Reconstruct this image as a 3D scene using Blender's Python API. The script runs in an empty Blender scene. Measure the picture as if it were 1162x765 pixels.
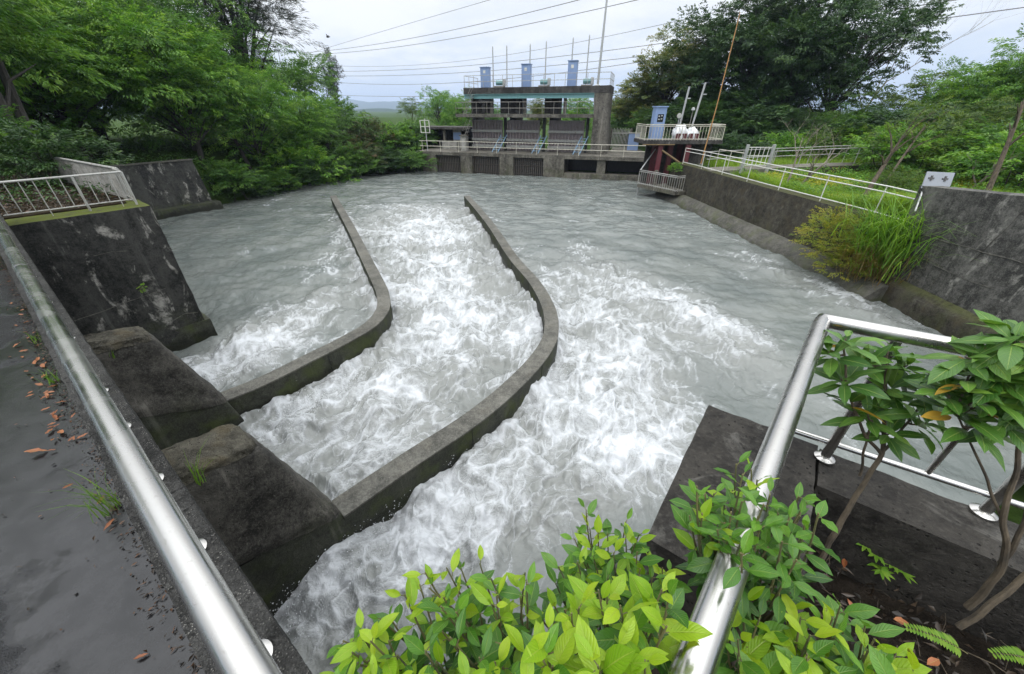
import bpy, bmesh, math, random
import numpy as np
from mathutils import Vector
R = math.radians
rng = np.random.default_rng(7)
random.seed(7)
S = bpy.context.scene
COL = S.collection

# ------------------------------------------------------------------ survey helpers
# camera 5.8 m over the water, looking 31 degrees down; sight lines are intersected with real planes
F, CX, CY, CZ, PI_ = 430.0, 581.0, 382.5, 5.8, R(31)
cP, sP = math.cos(PI_), math.sin(PI_)
def ray(x, y):
    u = x - CX; v = CY - y
    return u, F * cP + v * sP, v * cP - F * sP
def at_level(x, y, z):
    a, b, d = ray(x, y); k = (z - CZ) / d
    return Vector((a * k, b * k, z))
def at_depth(x, y, Y):
    a, b, d = ray(x, y); k = Y / b
    return Vector((a * k, Y, CZ + d * k))
def at_optical(x, y, Z):
    a, b, d = ray(x, y); k = Z / F
    return Vector((a * k, b * k, CZ + d * k))
def B(a, n, z):                      # bridge axes: a along the bridge (to the left), n downstream
    return Vector((-.797 * a + .605 * n, .605 * a + .797 * n, z))
DO, DT, DM = Vector((-9.17, 44.41, 0)), Vector((.957, -.291, 0)), Vector((.291, .957, 0))
def W(s, d, z):                      # weir axes: s along the weir (to the right), d behind its face
    v = DO + DT * s + DM * d; v.z = z
    return v
def dp(x, y, d):
    r = ray(x, y); k = (DO.x * DM.x + DO.y * DM.y + d) / (DM.x * r[0] + DM.y * r[1])
    X, Y = r[0] * k, r[1] * k
    return (X - DO.x) * DT.x + (Y - DO.y) * DT.y, CZ + r[2] * k

# ------------------------------------------------------------------ scene tree helpers
def tag(o, label=None, cat=None, group=None, kind=None):
    if label: o['label'] = label
    if cat: o['category'] = cat
    if group: o['group'] = group
    if kind: o['kind'] = kind
    return o
def thing(name, label, cat, loc=(0, 0, 0), group=None):
    o = bpy.data.objects.new(name, None); COL.objects.link(o); o.location = loc
    o.empty_display_size = .3
    return tag(o, label, cat, group)
def wloc(o):
    v = Vector((0, 0, 0))
    while o is not None: v += o.location; o = o.parent
    return v
def link(name, me, mat, parent=None):
    o = bpy.data.objects.new(name, me); COL.objects.link(o)
    if mat is not None and len(me.materials) == 0: me.materials.append(mat)
    if parent is not None:
        o.parent = parent
        o.location = -wloc(parent)                 # meshes are modelled in world coordinates, parents are never rotated when built
    return o
def copy_tree(o, parent=None):
    c = o.copy(); COL.objects.link(c)
    if parent is not None: c.parent = parent
    for ch in o.children: copy_tree(ch, c)
    return c

class MB:
    """collects simple shapes into one mesh"""
    def __init__(s): s.v = []; s.f = []
    def add(s, vs, fs):
        b = len(s.v); s.v += [tuple(p) for p in vs]; s.f += [tuple(i + b for i in f) for f in fs]; return s
    def hexa(s, c):                  # 8 corners: 4 bottom ccw, 4 top
        return s.add(c, [(3, 2, 1, 0), (4, 5, 6, 7), (0, 1, 5, 4), (1, 2, 6, 5), (2, 3, 7, 6), (3, 0, 4, 7)])
    def box(s, lo, hi, fr=None):
        fr = fr or (lambda x, y, z: Vector((x, y, z)))
        x0, y0, z0 = lo; x1, y1, z1 = hi
        return s.hexa([fr(x0, y0, z0), fr(x1, y0, z0), fr(x1, y1, z0), fr(x0, y1, z0), fr(x0, y0, z1), fr(x1, y0, z1), fr(x1, y1, z1), fr(x0, y1, z1)])
    def tube(s, pts, r, n=8, cap=True):
        pts = [Vector(p) for p in pts]; rs = r if isinstance(r, (list, tuple)) else [r] * len(pts)
        t = (pts[1] - pts[0]).normalized()
        u = t.cross(Vector((0, 0, 1)));  u = u if u.length > 1e-3 else t.cross(Vector((1, 0, 0))); u.normalize()
        vs = []
        for i, p in enumerate(pts):
            a = pts[max(0, i - 1)]; b = pts[min(len(pts) - 1, i + 1)]; t = (b - a).normalized()
            u = (u - t * u.dot(t)).normalized(); w = t.cross(u)
            for k in range(n):
                an = 2 * math.pi * k / n; vs.append(p + (u * math.cos(an) + w * math.sin(an)) * rs[i])
        fs = []
        for i in range(len(pts) - 1):
            for k in range(n):
                fs.append((i * n + k, i * n + (k + 1) % n, (i + 1) * n + (k + 1) % n, (i + 1) * n + k))
        if cap:
            fs.append(tuple(range(n - 1, -1, -1))); fs.append(tuple((len(pts) - 1) * n + k for k in range(n)))
        return s.add(vs, fs)
    def lathe(s, c, prof, n=16):
        c = Vector(c); vs = []; fs = []
        for (r, z) in prof:
            for k in range(n):
                an = 2 * math.pi * k / n; vs.append(c + Vector((r * math.cos(an), r * math.sin(an), z)))
        for i in range(len(prof) - 1):
            for k in range(n): fs.append((i * n + k, i * n + (k + 1) % n, (i + 1) * n + (k + 1) % n, (i + 1) * n + k))
        fs.append(tuple(range(n - 1, -1, -1))); fs.append(tuple((len(prof) - 1) * n + k for k in range(n)))
        return s.add(vs, fs)
    def loft(s, rings, cap=True):
        n = len(rings[0]); vs = [p for r in rings for p in r]; fs = []
        for i in range(len(rings) - 1):
            for k in range(n): fs.append((i * n + k, i * n + (k + 1) % n, (i + 1) * n + (k + 1) % n, (i + 1) * n + k))
        if cap: fs.append(tuple(range(n - 1, -1, -1))); fs.append(tuple((len(rings) - 1) * n + k for k in range(n)))
        return s.add(vs, fs)
    def mesh(s, name, smooth=False):
        me = bpy.data.meshes.new(name); me.from_pydata(s.v, [], s.f); me.update()
        bm = bmesh.new(); bm.from_mesh(me); bmesh.ops.recalc_face_normals(bm, faces=bm.faces); bm.to_mesh(me); bm.free()
        if smooth:
            for p in me.polygons: p.use_smooth = True
            try: me.set_sharp_from_angle(angle=R(40))
            except Exception: pass
        return me
    def build(s, name, mat, parent=None, smooth=False, bevel=0, rough=None):
        o = link(name, s.mesh(name, smooth), mat, parent)
        if rough: roughen(o, *rough)
        if bevel:
            m = o.modifiers.new('bevel', 'BEVEL'); m.width = bevel; m.segments = 2; m.limit_method = 'ANGLE'; m.angle_limit = R(40)
        return o

# ------------------------------------------------------------------ noise (numpy)
class Perlin:
    def __init__(s, seed):
        r = np.random.default_rng(seed); a = r.random((256, 256)) * 2 * np.pi
        s.gx, s.gy = np.cos(a), np.sin(a)
    def __call__(s, x, y):
        xi = np.floor(x).astype(np.int64); yi = np.floor(y).astype(np.int64); fx = x - xi; fy = y - yi
        x0 = xi & 255; x1 = (xi + 1) & 255; y0 = yi & 255; y1 = (yi + 1) & 255
        u = fx * fx * fx * (fx * (fx * 6 - 15) + 10); v = fy * fy * fy * (fy * (fy * 6 - 15) + 10)
        g = lambda ix, iy, dx, dy: s.gx[ix, iy] * dx + s.gy[ix, iy] * dy
        a = g(x0, y0, fx, fy); b = g(x1, y0, fx - 1, fy); c = g(x0, y1, fx, fy - 1); d = g(x1, y1, fx - 1, fy - 1)
        return 1.5 * ((a * (1 - u) + b * u) * (1 - v) + (c * (1 - u) + d * u) * v)
P1, P2, P3, P4, P5, P6 = [Perlin(i) for i in range(11, 17)]
def fbm(P, x, y, o=4, g=.5):
    t = 0; a = 1; n = 0
    for i in range(o):
        t = t + a * P(x + 17.3 * i, y - 9.1 * i); n += a; a *= g; x = x * 2.03; y = y * 2.03
    return t / n
def sstep(a, b, x):
    t = np.clip((x - a) / (b - a), 0, 1); return t * t * (3 - 2 * t)

def roughen(o, cuts, amp, scale):
    """subdivide a mesh and push its surface about, for broken, weathered concrete"""
    me = o.data; bm = bmesh.new(); bm.from_mesh(me)
    for k in range(12):
        ed = [e for e in bm.edges if e.calc_length() > cuts]
        if not ed: break
        bmesh.ops.subdivide_edges(bm, edges=ed, cuts=1, use_grid_fill=True)
    bm.verts.ensure_lookup_table()
    co = np.array([v.co[:] for v in bm.verts]); no = np.array([v.normal[:] for v in bm.verts])
    q = co / scale
    d = fbm(P1, q[:, 0] + 1.7 * q[:, 2], q[:, 1] + .6 * q[:, 2], 4, .6) * .7 + fbm(P2, q[:, 1] - q[:, 0] * .8, q[:, 2] * 1.1 + q[:, 0] * .4, 4, .6) * .7
    co = co + no * (d * amp)[:, None]
    for v, c in zip(bm.verts, co): v.co = c
    bm.to_mesh(me); bm.free()
    for p in me.polygons: p.use_smooth = True
    try: me.set_sharp_from_angle(angle=R(50))
    except Exception: pass

def np_mesh(name, V, quads=None, tris=None, attrs=None, smooth=False):
    me = bpy.data.meshes.new(name)
    V = np.asarray(V, dtype=np.float32)
    nq = 0 if quads is None else len(quads); nt = 0 if tris is None else len(tris)
    me.vertices.add(len(V)); me.vertices.foreach_set('co', V.ravel())
    loops = []; starts = []; tot = []
    if nq: loops.append(np.asarray(quads, np.int32).ravel()); starts.append(np.arange(nq) * 4); tot.append(np.full(nq, 4))
    if nt: loops.append(np.asarray(tris, np.int32).ravel()); starts.append(nq * 4 + np.arange(nt) * 3); tot.append(np.full(nt, 3))
    L = np.concatenate(loops); me.loops.add(len(L)); me.loops.foreach_set('vertex_index', L)
    st = np.concatenate(starts).astype(np.int32); me.polygons.add(len(st)); me.polygons.foreach_set('loop_start', st)
    me.polygons.foreach_set('loop_total', np.concatenate(tot).astype(np.int32))
    if smooth: me.polygons.foreach_set('use_smooth', np.ones(len(st), dtype=bool))
    me.update(calc_edges=True)
    for k, a in (attrs or {}).items():
        a = np.asarray(a, np.float32)
        if a.ndim == 1: at = me.attributes.new(k, 'FLOAT', 'POINT'); at.data.foreach_set('value', a)
        else: at = me.attributes.new(k, 'FLOAT_VECTOR', 'POINT'); at.data.foreach_set('vector', a.ravel())
    return me

# ------------------------------------------------------------------ material helpers
def nd(nt, typ, ins=None, **kw):
    n = nt.nodes.new('ShaderNode' + typ)
    for k, v in kw.items(): setattr(n, k, v)
    for k, v in (ins or {}).items():
        s = n.inputs[k]
        if isinstance(v, bpy.types.NodeSocket): nt.links.new(v, s)
        else: s.default_value = v
    return n
def mathn(nt, op, a, b=0.0, c=0.0, clamp=False):
    return nd(nt, 'Math', {0: a, 1: b, 2: c}, operation=op, use_clamp=clamp).outputs[0]
def mix(nt, f, a, b, blend='MIX'):
    f_ = lambda v: v if isinstance(v, bpy.types.NodeSocket) or len(v) == 4 else (*v, 1)
    return nd(nt, 'Mix', {0: f, 6: f_(a), 7: f_(b)}, data_type='RGBA', blend_type=blend).outputs[2]
def ramp(nt, f, lo, hi, smooth=True):
    return nd(nt, 'MapRange', {0: f, 1: lo, 2: hi, 3: 0.0, 4: 1.0}, interpolation_type='SMOOTHSTEP' if smooth else 'LINEAR').outputs[0]
def noise(nt, co, scale, detail=4.0, rough=.55, dist=0.0):
    return nd(nt, 'TexNoise', {'Vector': co, 'Scale': scale, 'Detail': detail, 'Roughness': rough, 'Distortion': dist}).outputs[0]
def mapping(nt, co, sc):
    return nd(nt, 'Mapping', {0: co, 3: sc}).outputs[0]
def new_mat(name):
    m = bpy.data.materials.new(name); m.use_nodes = True; nt = m.node_tree; nt.nodes.clear()
    out = nd(nt, 'OutputMaterial'); bs = nd(nt, 'BsdfPrincipled'); nt.links.new(bs.outputs[0], out.inputs[0])
    return m, nt, bs, out
def setb(nt, bs, **k):
    for n, v in k.items():
        s = bs.inputs[n.replace('_', ' ')]
        if isinstance(v, bpy.types.NodeSocket): nt.links.new(v, s)
        else: s.default_value = (*v, 1) if isinstance(v, tuple) and len(v) == 3 else v
def position(nt): return nd(nt, 'NewGeometry').outputs['Position']

def concrete(name, dark, light, moss=0.0, streak=.5, pale=.0, rough=(.55, .85), bump=.35, wet=0.0, aggregate=0.0, mosstop=0.0, warm=0.0, fine=1.0):
    m, nt, bs, out = new_mat(name); co = position(nt)
    big = noise(nt, co, .9, 5, .6, .4); mid = noise(nt, co, 4.5 * fine, 8, .7); sm = noise(nt, co, 34 * fine, 5, .75); gr = noise(nt, co, 15 * fine, 6, .78, .3)
    st = noise(nt, mapping(nt, co, (1.8, 1.8, .16)), 1.0, 5, .62, .5); dr = noise(nt, mapping(nt, co, (5, 5, .09)), 1.0, 5, .6, .3)
    f = mathn(nt, 'ADD', mathn(nt, 'MULTIPLY', big, .42), mathn(nt, 'MULTIPLY', mid, .58))
    f = mathn(nt, 'ADD', f, mathn(nt, 'MULTIPLY', mathn(nt, 'SUBTRACT', st, .5), streak * .8))
    f = mathn(nt, 'ADD', f, mathn(nt, 'MULTIPLY', mathn(nt, 'SUBTRACT', gr, .5), .50))
    c = mix(nt, ramp(nt, f, .34, .68), dark, light)
    c = mix(nt, mathn(nt, 'MULTIPLY', ramp(nt, sm, .50, .70), .45), c, tuple(min(.5, q * 1.7) for q in light))
    pv = nd(nt, 'TexVoronoi', {'Vector': co, 'Scale': 30.0 * fine, 'Randomness': 1.0}).outputs['Distance']
    pit = mathn(nt, 'MULTIPLY', ramp(nt, pv, .26, .12), ramp(nt, mid, .44, .60))
    c = mix(nt, mathn(nt, 'MULTIPLY', pit, .8), c, tuple(q * .35 for q in dark))
    if streak > .3: c = mix(nt, mathn(nt, 'MULTIPLY', mathn(nt, 'MULTIPLY', ramp(nt, dr, .60, .70), ramp(nt, big, .40, .60)), .5), c, tuple(min(.4, q * 2.6) for q in light))
    if warm: c = mix(nt, mathn(nt, 'MULTIPLY', ramp(nt, noise(nt, co, 2.3, 4), .5, .7), warm), c, (light[0] * .95, light[1] * .8, light[2] * .55))
    if pale:
        pf = mathn(nt, 'MULTIPLY', ramp(nt, noise(nt, mapping(nt, co, (1.6, 1.6, .7)), 1.3, 6, .68, .8), .555, .65), ramp(nt, mid, .38, .62))
        c = mix(nt, mathn(nt, 'MULTIPLY', pf, pale), c, (.34, .33, .30))
    if aggregate:
        vo = nd(nt, 'TexVoronoi', {'Vector': co, 'Scale': 130.0 * fine, 'Randomness': 1.0})
        spk = mathn(nt, 'MULTIPLY', ramp(nt, vo.outputs['Distance'], .40, .12), ramp(nt, noise(nt, co, 14, 6, .75), .44, .66))
        c = mix(nt, mathn(nt, 'MULTIPLY', spk, aggregate), c, (.36, .35, .32))
    if moss:
        z = nd(nt, 'SeparateXYZ', {0: co}).outputs[2]
        mf = mathn(nt, 'MULTIPLY', ramp(nt, noise(nt, co, 1.6, 5, .65), .44, .66), ramp(nt, z, 1.6, .1))
        c = mix(nt, mathn(nt, 'MULTIPLY', mf, moss), c, (.055, .07, .018))
    if mosstop:
        nz = nd(nt, 'SeparateXYZ', {0: nd(nt, 'NewGeometry').outputs['Normal']}).outputs[2]
        mf = mathn(nt, 'MULTIPLY', ramp(nt, nz, .5, .9), ramp(nt, mid, .25, .55))
        c = mix(nt, mathn(nt, 'MULTIPLY', mf, mosstop), c, (.07, .085, .012))
    if wet:   # the band splashed by the stream stays dark and shiny
        zw = mathn(nt, 'ADD', nd(nt, 'SeparateXYZ', {0: co}).outputs[2], mathn(nt, 'MULTIPLY', mathn(nt, 'SUBTRACT', mid, .5), .5))
        wl_ = ramp(nt, zw, .42, .22); c = mix(nt, mathn(nt, 'MULTIPLY', wl_, .65), c, (.008, .0085, .007))
    rg = nd(nt, 'MapRange', {0: f, 1: .3, 2: .7, 3: rough[0] + .2, 4: rough[1] + .1}).outputs[0]
    if wet: rg = mathn(nt, 'SUBTRACT', rg, mathn(nt, 'MULTIPLY', wl_, .35))
    h = mathn(nt, 'ADD', mathn(nt, 'MULTIPLY', mid, .8), mathn(nt, 'ADD', mathn(nt, 'MULTIPLY', gr, .55), mathn(nt, 'ADD', mathn(nt, 'MULTIPLY', sm, .22), mathn(nt, 'MULTIPLY', pit, -.35))))
    if aggregate: h = mathn(nt, 'ADD', h, mathn(nt, 'MULTIPLY', vo.outputs['Distance'], -.5 * aggregate))
    bp = nd(nt, 'Bump', {'Strength': min(1, bump * 1.7), 'Distance': .045, 'Height': h}).outputs[0]
    setb(nt, bs, Base_Color=c, Roughness=rg, Normal=bp, Specular_IOR_Level=.16)
    return m

def painted(name, col, var=.25, rust=0.0, rough=.5, metal=0.0, dirt=.3):
    m, nt, bs, out = new_mat(name); co = position(nt)
    n1 = noise(nt, co, 3.1, 5, .6); n2 = noise(nt, mapping(nt, co, (14, 14, 2.5)), 1, 4, .6)
    c = mix(nt, mathn(nt, 'MULTIPLY', ramp(nt, n1, .3, .75), var), col, tuple(q * .55 for q in col))
    c = mix(nt, mathn(nt, 'MULTIPLY', ramp(nt, n2, .5, .75), dirt), c, (.10, .09, .075))
    if rust: c = mix(nt, mathn(nt, 'MULTIPLY', ramp(nt, noise(nt, co, 6, 6, .7), .55, .66), rust), c, (.12, .045, .018))
    setb(nt, bs, Base_Color=c, Roughness=rough, Metallic=metal)
    return m

def leaf_mat(name, a, b, c, trans=.35, rough=.42, vein=False, gloss=.4):
    """a, b, c: three leaf colours picked per leaf by the 'tint' attribute"""
    m, nt, bs, out = new_mat(name)
    t = nd(nt, 'Attribute', attribute_name='tint').outputs['Fac']
    col = mix(nt, ramp(nt, t, .0, .5, False), a, b); col = mix(nt, ramp(nt, t, .5, 1.0, False), col, c)
    nrm = None
    if vein:
        uv = nd(nt, 'Attribute', attribute_name='luv').outputs['Vector']
        sx = nd(nt, 'SeparateXYZ', {0: uv}); u, v = sx.outputs[0], sx.outputs[1]
        au = mathn(nt, 'ABSOLUTE', u)
        mid = ramp(nt, au, .09, .02)
        ph = mathn(nt, 'SUBTRACT', mathn(nt, 'MULTIPLY', v, 9.0), mathn(nt, 'MULTIPLY', au, 2.6))
        w = mathn(nt, 'ABSOLUTE', mathn(nt, 'SUBTRACT', mathn(nt, 'FRACT', ph), .5))
        side = ramp(nt, w, .44, .5)
        lines = mathn(nt, 'ADD', mathn(nt, 'MULTIPLY', side, .22), mathn(nt, 'MULTIPLY', mid, .5), clamp=True)
        col = mix(nt, lines, col, mix(nt, .5, c, (.45, .5, .16)))
        sp = noise(nt, position(nt), 55, 4, .6)
        col = mix(nt, mathn(nt, 'MULTIPLY', ramp(nt, sp, .42, .75), .30), col, a)
        bl = noise(nt, position(nt), 24, 5, .7); col = mix(nt, ramp(nt, bl, .68, .72), col, (.10, .065, .02))
        hh = mathn(nt, 'ADD', mathn(nt, 'MULTIPLY', ramp(nt, w, .5, .2), .5), mathn(nt, 'MULTIPLY', ramp(nt, au, 0, .12), .8))
        nrm = nd(nt, 'Bump', {'Strength': .45, 'Distance': .003, 'Height': hh}).outputs[0]
    setb(nt, bs, Base_Color=col, Roughness=rough, Specular_IOR_Level=gloss)
    if nrm: setb(nt, bs, Normal=nrm)
    tr = nd(nt, 'BsdfTranslucent', {0: mix(nt, .6, col, mix(nt, 1.0, col, (1.0, 1.0, .35), 'MULTIPLY'))})
    mx = nd(nt, 'MixShader', {0: trans, 1: bs.outputs[0], 2: tr.outputs[0]})
    nt.links.new(mx.outputs[0], out.inputs[0])
    return m

def bark(name, a, b):
    m, nt, bs, out = new_mat(name); co = position(nt)
    n = noise(nt, mapping(nt, co, (9, 9, 2)), 2.2, 6, .65)
    setb(nt, bs, Base_Color=mix(nt, ramp(nt, n, .3, .7), a, b), Roughness=.85, Normal=nd(nt, 'Bump', {'Strength': .6, 'Distance': .02, 'Height': n}).outputs[0])
    return m

M = {}
M['wall_dark'] = concrete('wet_dark_concrete', (.010, .0105, .010), (.060, .060, .055), moss=.35, streak=.75, pale=.75, rough=(.35, .75), wet=.08)
M['pier'] = concrete('pier_concrete', (.015, .0145, .013), (.090, .085, .074), moss=.55, streak=.35, pale=.12, rough=(.35, .7), wet=.15, aggregate=.12)
M['pier_cap'] = concrete('broken_aggregate_cap', (.03, .028, .022), (.15, .14, .11), streak=.1, rough=(.5, .8), aggregate=.6, bump=.9, warm=.5)
M['guide'] = concrete('guide_wall_side', (.022, .024, .018), (.062, .064, .050), moss=.75, streak=.35, pale=.1, rough=(.4, .7), wet=.1)
M['guide_top'] = concrete('guide_wall_top', (.052, .051, .045), (.150, .146, .128), moss=.0, streak=0, rough=(.5, .85), warm=.1)
M['parapet'] = concrete('worn_aggregate_concrete', (.022, .022, .021), (.085, .084, .080), streak=.15, rough=(.4, .75), aggregate=.9, bump=.8, wet=.1)
M['slab'] = concrete('wet_slab_concrete', (.011, .010, .009), (.050, .046, .040), streak=.1, pale=.25, rough=(.3, .65), wet=.2, bump=.5)
M['abut'] = concrete('abutment_concrete', (.008, .0085, .008), (.052, .052, .048), moss=.4, streak=.8, pale=.9, rough=(.35, .75), wet=.05, mosstop=1.0)
M['bank_wall'] = concrete('bank_wall_concrete', (.016, .0155, .012), (.072, .066, .052), moss=.3, streak=.3, pale=.12, rough=(.5, .8), warm=.4, mosstop=.4)
M['big_wall'] = concrete('battered_wall_concrete', (.026, .026, .024), (.135, .132, .120), moss=.15, streak=.55, pale=.6, rough=(.5, .8))
M['footing'] = concrete('pale_footing_concrete', (.045, .044, .038), (.13, .125, .11), moss=.5, streak=.2, rough=(.5, .8))
M['tower'] = concrete('tower_concrete', (.040, .038, .034), (.16, .15, .13), streak=.95, pale=.3, rough=(.6, .9))
M['tower_dark'] = concrete('tower_stained_concrete', (.022, .021, .02), (.085, .08, .075), streak=.7, rough=(.6, .9))
M['weir'] = concrete('weir_concrete', (.045, .042, .036), (.17, .16, .135), moss=.4, streak=.6, pale=.2, rough=(.6, .9))
M['pale_wall'] = concrete('pale_plaster', (.16, .155, .14), (.36, .35, .32), streak=.5, rough=(.6, .9))
M['path'] = concrete('path_concrete', (.07, .066, .055), (.19, .18, .15), streak=0, rough=(.5, .8))
M['white'] = painted('white_painted_steel', (.62, .62, .58), rust=.25)
M['cream'] = painted('cream_painted_steel', (.50, .48, .40), rust=.55)
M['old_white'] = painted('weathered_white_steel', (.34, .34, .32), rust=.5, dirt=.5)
M['grey_rail'] = painted('grey_painted_steel', (.22, .21, .19), rust=.5)
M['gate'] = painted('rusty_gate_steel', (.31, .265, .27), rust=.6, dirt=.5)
M['rack'] = painted('rusty_rack_bars', (.10, .09, .08), rust=.5)
M['blue'] = painted('pale_blue_steel', (.21, .30, .50), var=.2, dirt=.25)
M['ladder'] = painted('light_blue_steel', (.16, .26, .36), dirt=.4)
M['teal'] = painted('teal_painted_girder', (.14, .29, .30), dirt=.4)
M['maroon'] = painted('maroon_painted_steel', (.11, .022, .03), rust=.3)
M['orange'] = painted('orange_painted_rod', (.36, .19, .06), rust=.5)
M['dark'] = painted('dark_fittings_and_painted_shade', (.02, .02, .02))  # near-black of small dark parts; also painted shade behind the weir openings
M['wire'] = painted('grey_cable', (.16, .16, .17), dirt=0)
M['black'] = painted('black_glass', (.012, .013, .016), rough=.2)
M['galv'] = painted('galvanised_steel', (.45, .46, .46), metal=.5, rough=.45)
M['board'] = painted('pale_sign_board', (.20, .22, .25), var=.25, dirt=.3)
M['red_roof'] = painted('white_roof', (.7, .7, .7))
M['tan'] = painted('tan_timber', (.22, .15, .07))

def steel():
    m, nt, bs, out = new_mat('brushed_stainless_steel'); co = position(nt)
    n = noise(nt, co, 260, 3, .6); b = noise(nt, co, 7, 4, .6); sp = noise(nt, co, 60, 5, .75)
    r = nd(nt, 'MapRange', {0: b, 1: .3, 2: .7, 3: .17, 4: .34}).outputs[0]
    c = mix(nt, mathn(nt, 'MULTIPLY', ramp(nt, sp, .58, .72), .35), (.47, .46, .44), (.24, .215, .18))
    setb(nt, bs, Base_Color=c, Metallic=1.0, Roughness=r, Normal=nd(nt, 'Bump', {'Strength': .06, 'Distance': .002, 'Height': n}).outputs[0])
    return m
M['steel'] = steel()

def asphalt():
    m, nt, bs, out = new_mat('wet_asphalt'); co = position(nt)
    b = noise(nt, co, .8, 4, .5, .3); g = noise(nt, co, 120, 3, .7); md = noise(nt, co, 6, 5, .65)
    pud = ramp(nt, mathn(nt, 'ADD', b, mathn(nt, 'MULTIPLY', mathn(nt, 'SUBTRACT', md, .5), .26)), .37, .46)
    c = mix(nt, ramp(nt, md, .3, .7), (.007, .007, .0075), (.022, .022, .023))
    r = nd(nt, 'MapRange', {0: pud, 1: 0.0, 2: 1.0, 3: .38, 4: .045}).outputs[0]
    bh = nd(nt, 'Bump', {'Strength': mathn(nt, 'SUBTRACT', .95, mathn(nt, 'MULTIPLY', pud, .86)), 'Distance': .016, 'Height': mathn(nt, 'ADD', g, md)}).outputs[0]
    gs = noise(nt, co, 300, 2, .6); c = mix(nt, mathn(nt, 'MULTIPLY', ramp(nt, gs, .60, .72), mathn(nt, 'SUBTRACT', .35, mathn(nt, 'MULTIPLY', pud, .3))), c, (.10, .10, .10))
    setb(nt, bs, Base_Color=c, Roughness=r, Normal=bh, Specular_IOR_Level=.42)
    return m
M['asphalt'] = asphalt()

def soil(name, a, b):
    m, nt, bs, out = new_mat(name); co = position(nt)
    n = noise(nt, co, 3, 6, .7); g = noise(nt, co, 40, 5, .7)
    setb(nt, bs, Base_Color=mix(nt, ramp(nt, mathn(nt, 'ADD', mathn(nt, 'MULTIPLY', n, .6), mathn(nt, 'MULTIPLY', g, .4)), .3, .7), a, b), Roughness=.95, Specular_IOR_Level=.06,
         Normal=nd(nt, 'Bump', {'Strength': .9, 'Distance': .03, 'Height': g}).outputs[0])
    return m
M['soil'] = soil('dark_wet_soil', (.008, .007, .006), (.035, .028, .022))
M['ground'] = soil('bank_ground', (.02, .035, .010), (.05, .09, .018))
M['litter'] = soil('leaf_litter_ground', (.012, .010, .007), (.045, .034, .022))
M['hill'] = soil('wooded_hill', (.012, .03, .014), (.03, .055, .022))

def water():
    m, nt, bs, out = new_mat('silty_foaming_water'); co = position(nt)
    fo = nd(nt, 'Attribute', attribute_name='foam').outputs['Fac']; tb = nd(nt, 'Attribute', attribute_name='turb').outputs['Fac']
    fl = nd(nt, 'Attribute', attribute_name='flowco').outputs['Vector']
    n1 = noise(nt, fl, 5.0, 6, .68, .3); n2 = noise(nt, fl, 34.0, 6, .75, .2)
    brk = mathn(nt, 'ADD', mathn(nt, 'MULTIPLY', mathn(nt, 'SUBTRACT', n1, .5), .75), mathn(nt, 'MULTIPLY', mathn(nt, 'SUBTRACT', n2, .5), .85))
    edge = mathn(nt, 'MULTIPLY', fo, mathn(nt, 'SUBTRACT', 1.4, fo))
    f = mathn(nt, 'ADD', fo, mathn(nt, 'MULTIPLY', brk, mathn(nt, 'MULTIPLY', edge, 2.6)))
    f = ramp(nt, f, .06, .90)
    c = mix(nt, ramp(nt, noise(nt, co, .5, 3), .3, .7), (.100, .115, .110), (.155, .168, .158))
    c = mix(nt, mathn(nt, 'MULTIPLY', tb, .75), c, (.215, .222, .210))
    c = mix(nt, mathn(nt, 'MULTIPLY', f, .97), c, (.51, .53, .55))
    r = mathn(nt, 'ADD', .10, mathn(nt, 'MULTIPLY', f, .5))
    w1 = noise(nt, mapping(nt, fl, (1.3, .8, 1)), 2.6, 5, .6, .5); w2 = noise(nt, fl, 11, 5, .65, .5)
    h = mathn(nt, 'ADD', mathn(nt, 'MULTIPLY', w1, 1.0), mathn(nt, 'ADD', mathn(nt, 'MULTIPLY', w2, .30), mathn(nt, 'MULTIPLY', f, .25)))
    bp = nd(nt, 'Bump', {'Strength': mathn(nt, 'ADD', .5, mathn(nt, 'MULTIPLY', tb, .05)), 'Distance': .10, 'Height': h}).outputs[0]
    setb(nt, bs, Base_Color=c, Roughness=r, Normal=bp, IOR=1.33)
    return m
M['water'] = water()

# ------------------------------------------------------------------ world, sun, camera
SUN_EL, SUN_AZ = R(62), R(200)
w = bpy.data.worlds.new('World'); S.world = w; w.use_nodes = True; nt = w.node_tree; nt.nodes.clear()
wo = nd(nt, 'OutputWorld')
sky = nd(nt, 'TexSky'); sky.sky_type = 'NISHITA'; sky.sun_disc = False; sky.sun_elevation = SUN_EL; sky.sun_rotation = SUN_AZ
tc = nd(nt, 'TexCoord').outputs['Generated']
sz = nd(nt, 'SeparateXYZ', {0: tc}).outputs[2]
zz = mathn(nt, 'ADD', mathn(nt, 'MAXIMUM', sz, 0.0), .22)
flat = nd(nt, 'VectorMath', {0: tc, 1: nd(nt, 'CombineXYZ', {0: zz, 1: zz, 2: zz}).outputs[0]}, operation='DIVIDE').outputs[0]
cn = noise(nt, flat, 1.1, 6, .55, .3); cn2 = noise(nt, flat, 3.2, 5, .6, .2)
cf = ramp(nt, mathn(nt, 'ADD', mathn(nt, 'MULTIPLY', cn, .7), mathn(nt, 'MULTIPLY', cn2, .3)), .34, .66)
hz_ = ramp(nt, mathn(nt, 'ADD', sz, mathn(nt, 'MULTIPLY', mathn(nt, 'SUBTRACT', cf, .5), .10)), -.02, .16)
ccol = mix(nt, hz_, (7.0, 8.3, 10.4), (11.4, 11.5, 11.5))
ccol = mix(nt, mathn(nt, 'MULTIPLY', mathn(nt, 'SUBTRACT', 1.0, cf), .45), ccol, (8.2, 8.9, 9.9))
zen = mathn(nt, 'ADD', 1.0, mathn(nt, 'MULTIPLY', ramp(nt, sz, .25, .95), 2.2))
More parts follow.
